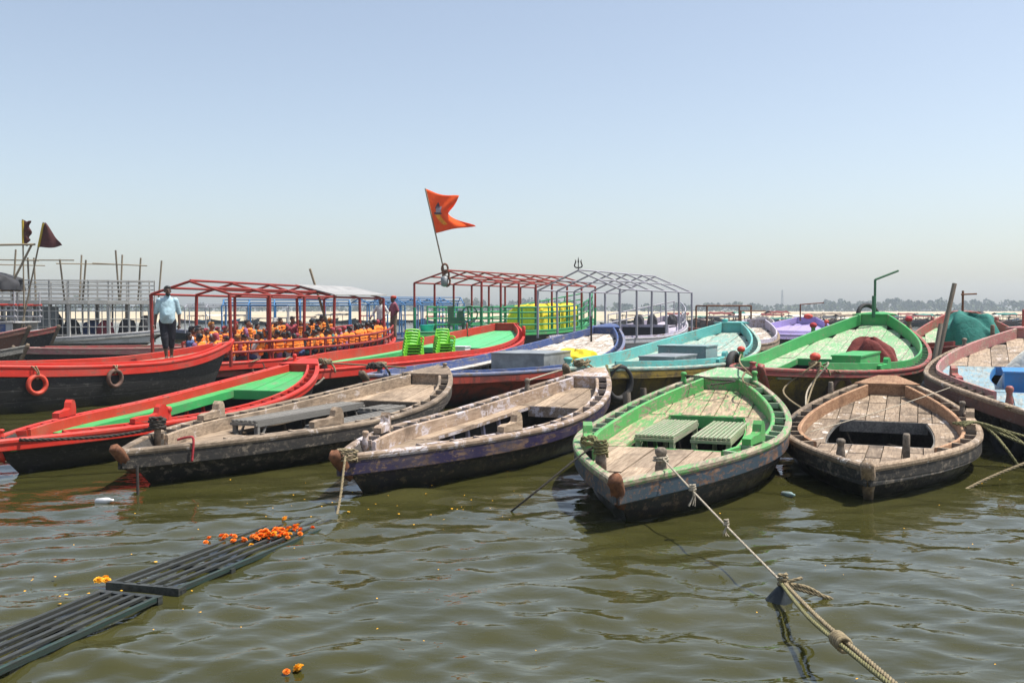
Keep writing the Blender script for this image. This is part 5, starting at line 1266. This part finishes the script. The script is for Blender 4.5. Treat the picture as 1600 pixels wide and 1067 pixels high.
q = B4.world(B4.P(.6, -1, .05, .02)); w = B5.world(B5.P(.6, 1, .05, .02)); R_('lashing_rope', sag(q, w, .03), .016, 'ropedark', 'dark rope lashing worn green boat to brown boat')
# brown boat's ropes on the right
q = B5.world(B5.P(.5, -1, .1, .06))
for k, e in enumerate(((.35, -.5, -.42), (.75, -.75, -.45), (.85, -.3, -.4), (1.6, -.4, .1))):
    R_('mooring_rope', [q + Vector((-.15, .1 * k - .1, .02)), q + Vector((.05, -.05, .06)), q + Vector((.22 + .1 * k, -.15, -.08)), q + Vector((e[0] * .7, e[1] * .8, -.22)), q + Vector(e)], .019, 'ropegreen', ('green rope looped over the brown boat rail hanging straight down', 'green rope from brown boat slanting away into the river', 'green rope from brown boat dropping beside the pink railed hull', 'green rope stretched from brown boat towards the pink railed hull')[k])
R_('mooring_rope', [(5.0, 10.7, -.05), (5.55, 10.95, .12), (6.4, 11.2, .36), (7.1, 11.5, .52)], .018, 'rope', 'straight tan rope rising from water to pink railed bow')
q = B5.world(B5.P(.2, 1, .1, .15)); w = B5.world(B5.P(.78, -1, .05, .25)); R_('thin_line', sag(q, w, .02), .006, 'ropewhite', 'thin pale line strung across brown patched boat', False)
for k, (t, lab) in enumerate(((.1, 'twisted rope hanging from red capped bollard, slack one'), (.115, 'twisted rope hanging from red capped bollard, taut one'), (.09, 'twisted rope hanging from red capped bollard, near the stem'))):
    q = C4.world(C4.P(t, -1, .08, .1)); R_('mooring_rope', [q, q + Vector((.02, -.2, .02)), q + Vector((-.25 - .2 * k, -.55, -.42)), B5.world(B5.P(.72 + .03 * k, 1, -.1, -.25))], .018, 'rope' if k != 1 else 'ropewhite', lab)
o = tangle('rope_wrap', C4.world(C4.P(.1, -1, .1, .08)), .11, 4, 'rope', None, .018, .035); tag(o, 'rope wound on the red capped bollard', 'rope')
# others
p = B1.world((.35, .1, B1.zb - .01)); w = B2.world(B2.P(.13, 1, .12, .1)); R_('mooring_rope', [p, p + Vector((.5, -.1, -.0)), p.lerp(w, .7) + Vector((0, 0, -.06)), w], .022, 'ropedark', 'thick dark rope from red bow to bare grey boat')
o = coil('rope_wrap', w + Vector((0, 0, -.02)), .09, 4, 'ropedark', None, .02, .04); tag(o, 'dark rope wound on the grey boat bow post', 'rope')
q = B2.world(B2.P(.085, -1, .0, .03)); R_('cloth_tie', [q + Vector((-.2, .1, .01)), q + Vector((-.05, .02, .05)), q + Vector((.03, -.04, .03)), q + Vector((.02, -.07, -.22))], .014, 'redcloth', 'red cloth strip tied to the grey boat rail', False)['category'] = 'cloth'
for x, y, lab in ((C1.P(.07, -1, .1), 0, 'rope heap on the bollard of red railed chair boat'), ):
    w = C1.world(x + Vector((0, 0, .15))); o = tangle('rope_wrap', w, .14, 5, 'rope', None, .025, .05); tag(o, lab, 'rope')
    R_('mooring_rope', [w, w + Vector((-.25, -.4, -.15)), w + Vector((-.1, -.7, -.45)), w + Vector((.1, -.6, -.3))], .022, 'ropewhite', 'pale rope loop hanging off red railed chair boat')
    R_('mooring_rope', [w, w.lerp(B2.world((7.4, .4, .95)), .5), B2.world((7.4, .4, .95))], .018, 'rope', 'taut rope between chair boat and grey boat stern')
w = C2.world((.35, 0, .9)); o = tangle('rope_wrap', w, .13, 5, 'ropedark', None, .024, .05); tag(o, 'dark rope heap on the bow of blue railed boat', 'rope')
w = C2.world(C2.P(.1, 1, .1, .12)); o = tangle('rope_wrap', w, .13, 5, 'rope', None, .022, .05); tag(o, 'tan rope wound on blue railed boat bollard', 'rope')
w = C3.world((.3, -.15, 1.0)); o = tangle('rope_wrap', w, .15, 5, 'rope', None, .022, .05); tag(o, 'tan rope heap on the turquoise bow', 'rope')
R_('mooring_rope', [w, w + Vector((-.5, -.25, -.12)), B3.world(B3.P(.80, 1, .12, .15))], .016, 'ropewhite', 'pale rope from turquoise bow to whitewashed boat')
w = C3.world(C3.P(.07, -1, .02, .05)); R_('tyre_rope', [w, w + Vector((.02, -.1, -.1)), w + Vector((.06, -.12, -.35))], .03, 'ropegreen', 'green rope holding the turquoise bow tyre')
# boards and debris
def bottle(loc, rz, mat, label):
    o = MB().lathe([(.02, 0), (.034, .005), (.035, .12), (.033, .15), (.014, .2), (.014, .22)], 12).done('plastic_bottle', mat, None, True); o.location = loc; o.rotation_euler = (R(82), 0, rz); tag(o, label, 'bottle')
bottle((-4.35, 10.0, .0), 1.2, 'chairwhite', 'pale plastic bottle floating by the grey boat bow'); bottle((2.95, 10.4, .0), .3, 'zinccyan', 'pale plastic bottle floating between green and brown boats')
tag(bar('wooden_stake', (-4.05, 10.35, -.3), (-4.08, 10.4, .32), .016, 'darkwood'), 'thin dark stake in water under the grey boat bow', 'stake')
w = B3.world((2.0, -.25, B3.zd(2.0 / B3.L) + .045)); tag(MB().box((0, 0, 0), (.5, .12, .08)).done('timber_block', 'palewood'), 'loose pale timber block on whitewashed boat side deck', 'timber').location = w; bpy.data.objects['timber_block'].rotation_euler = (0, 0, B3.a - .6)
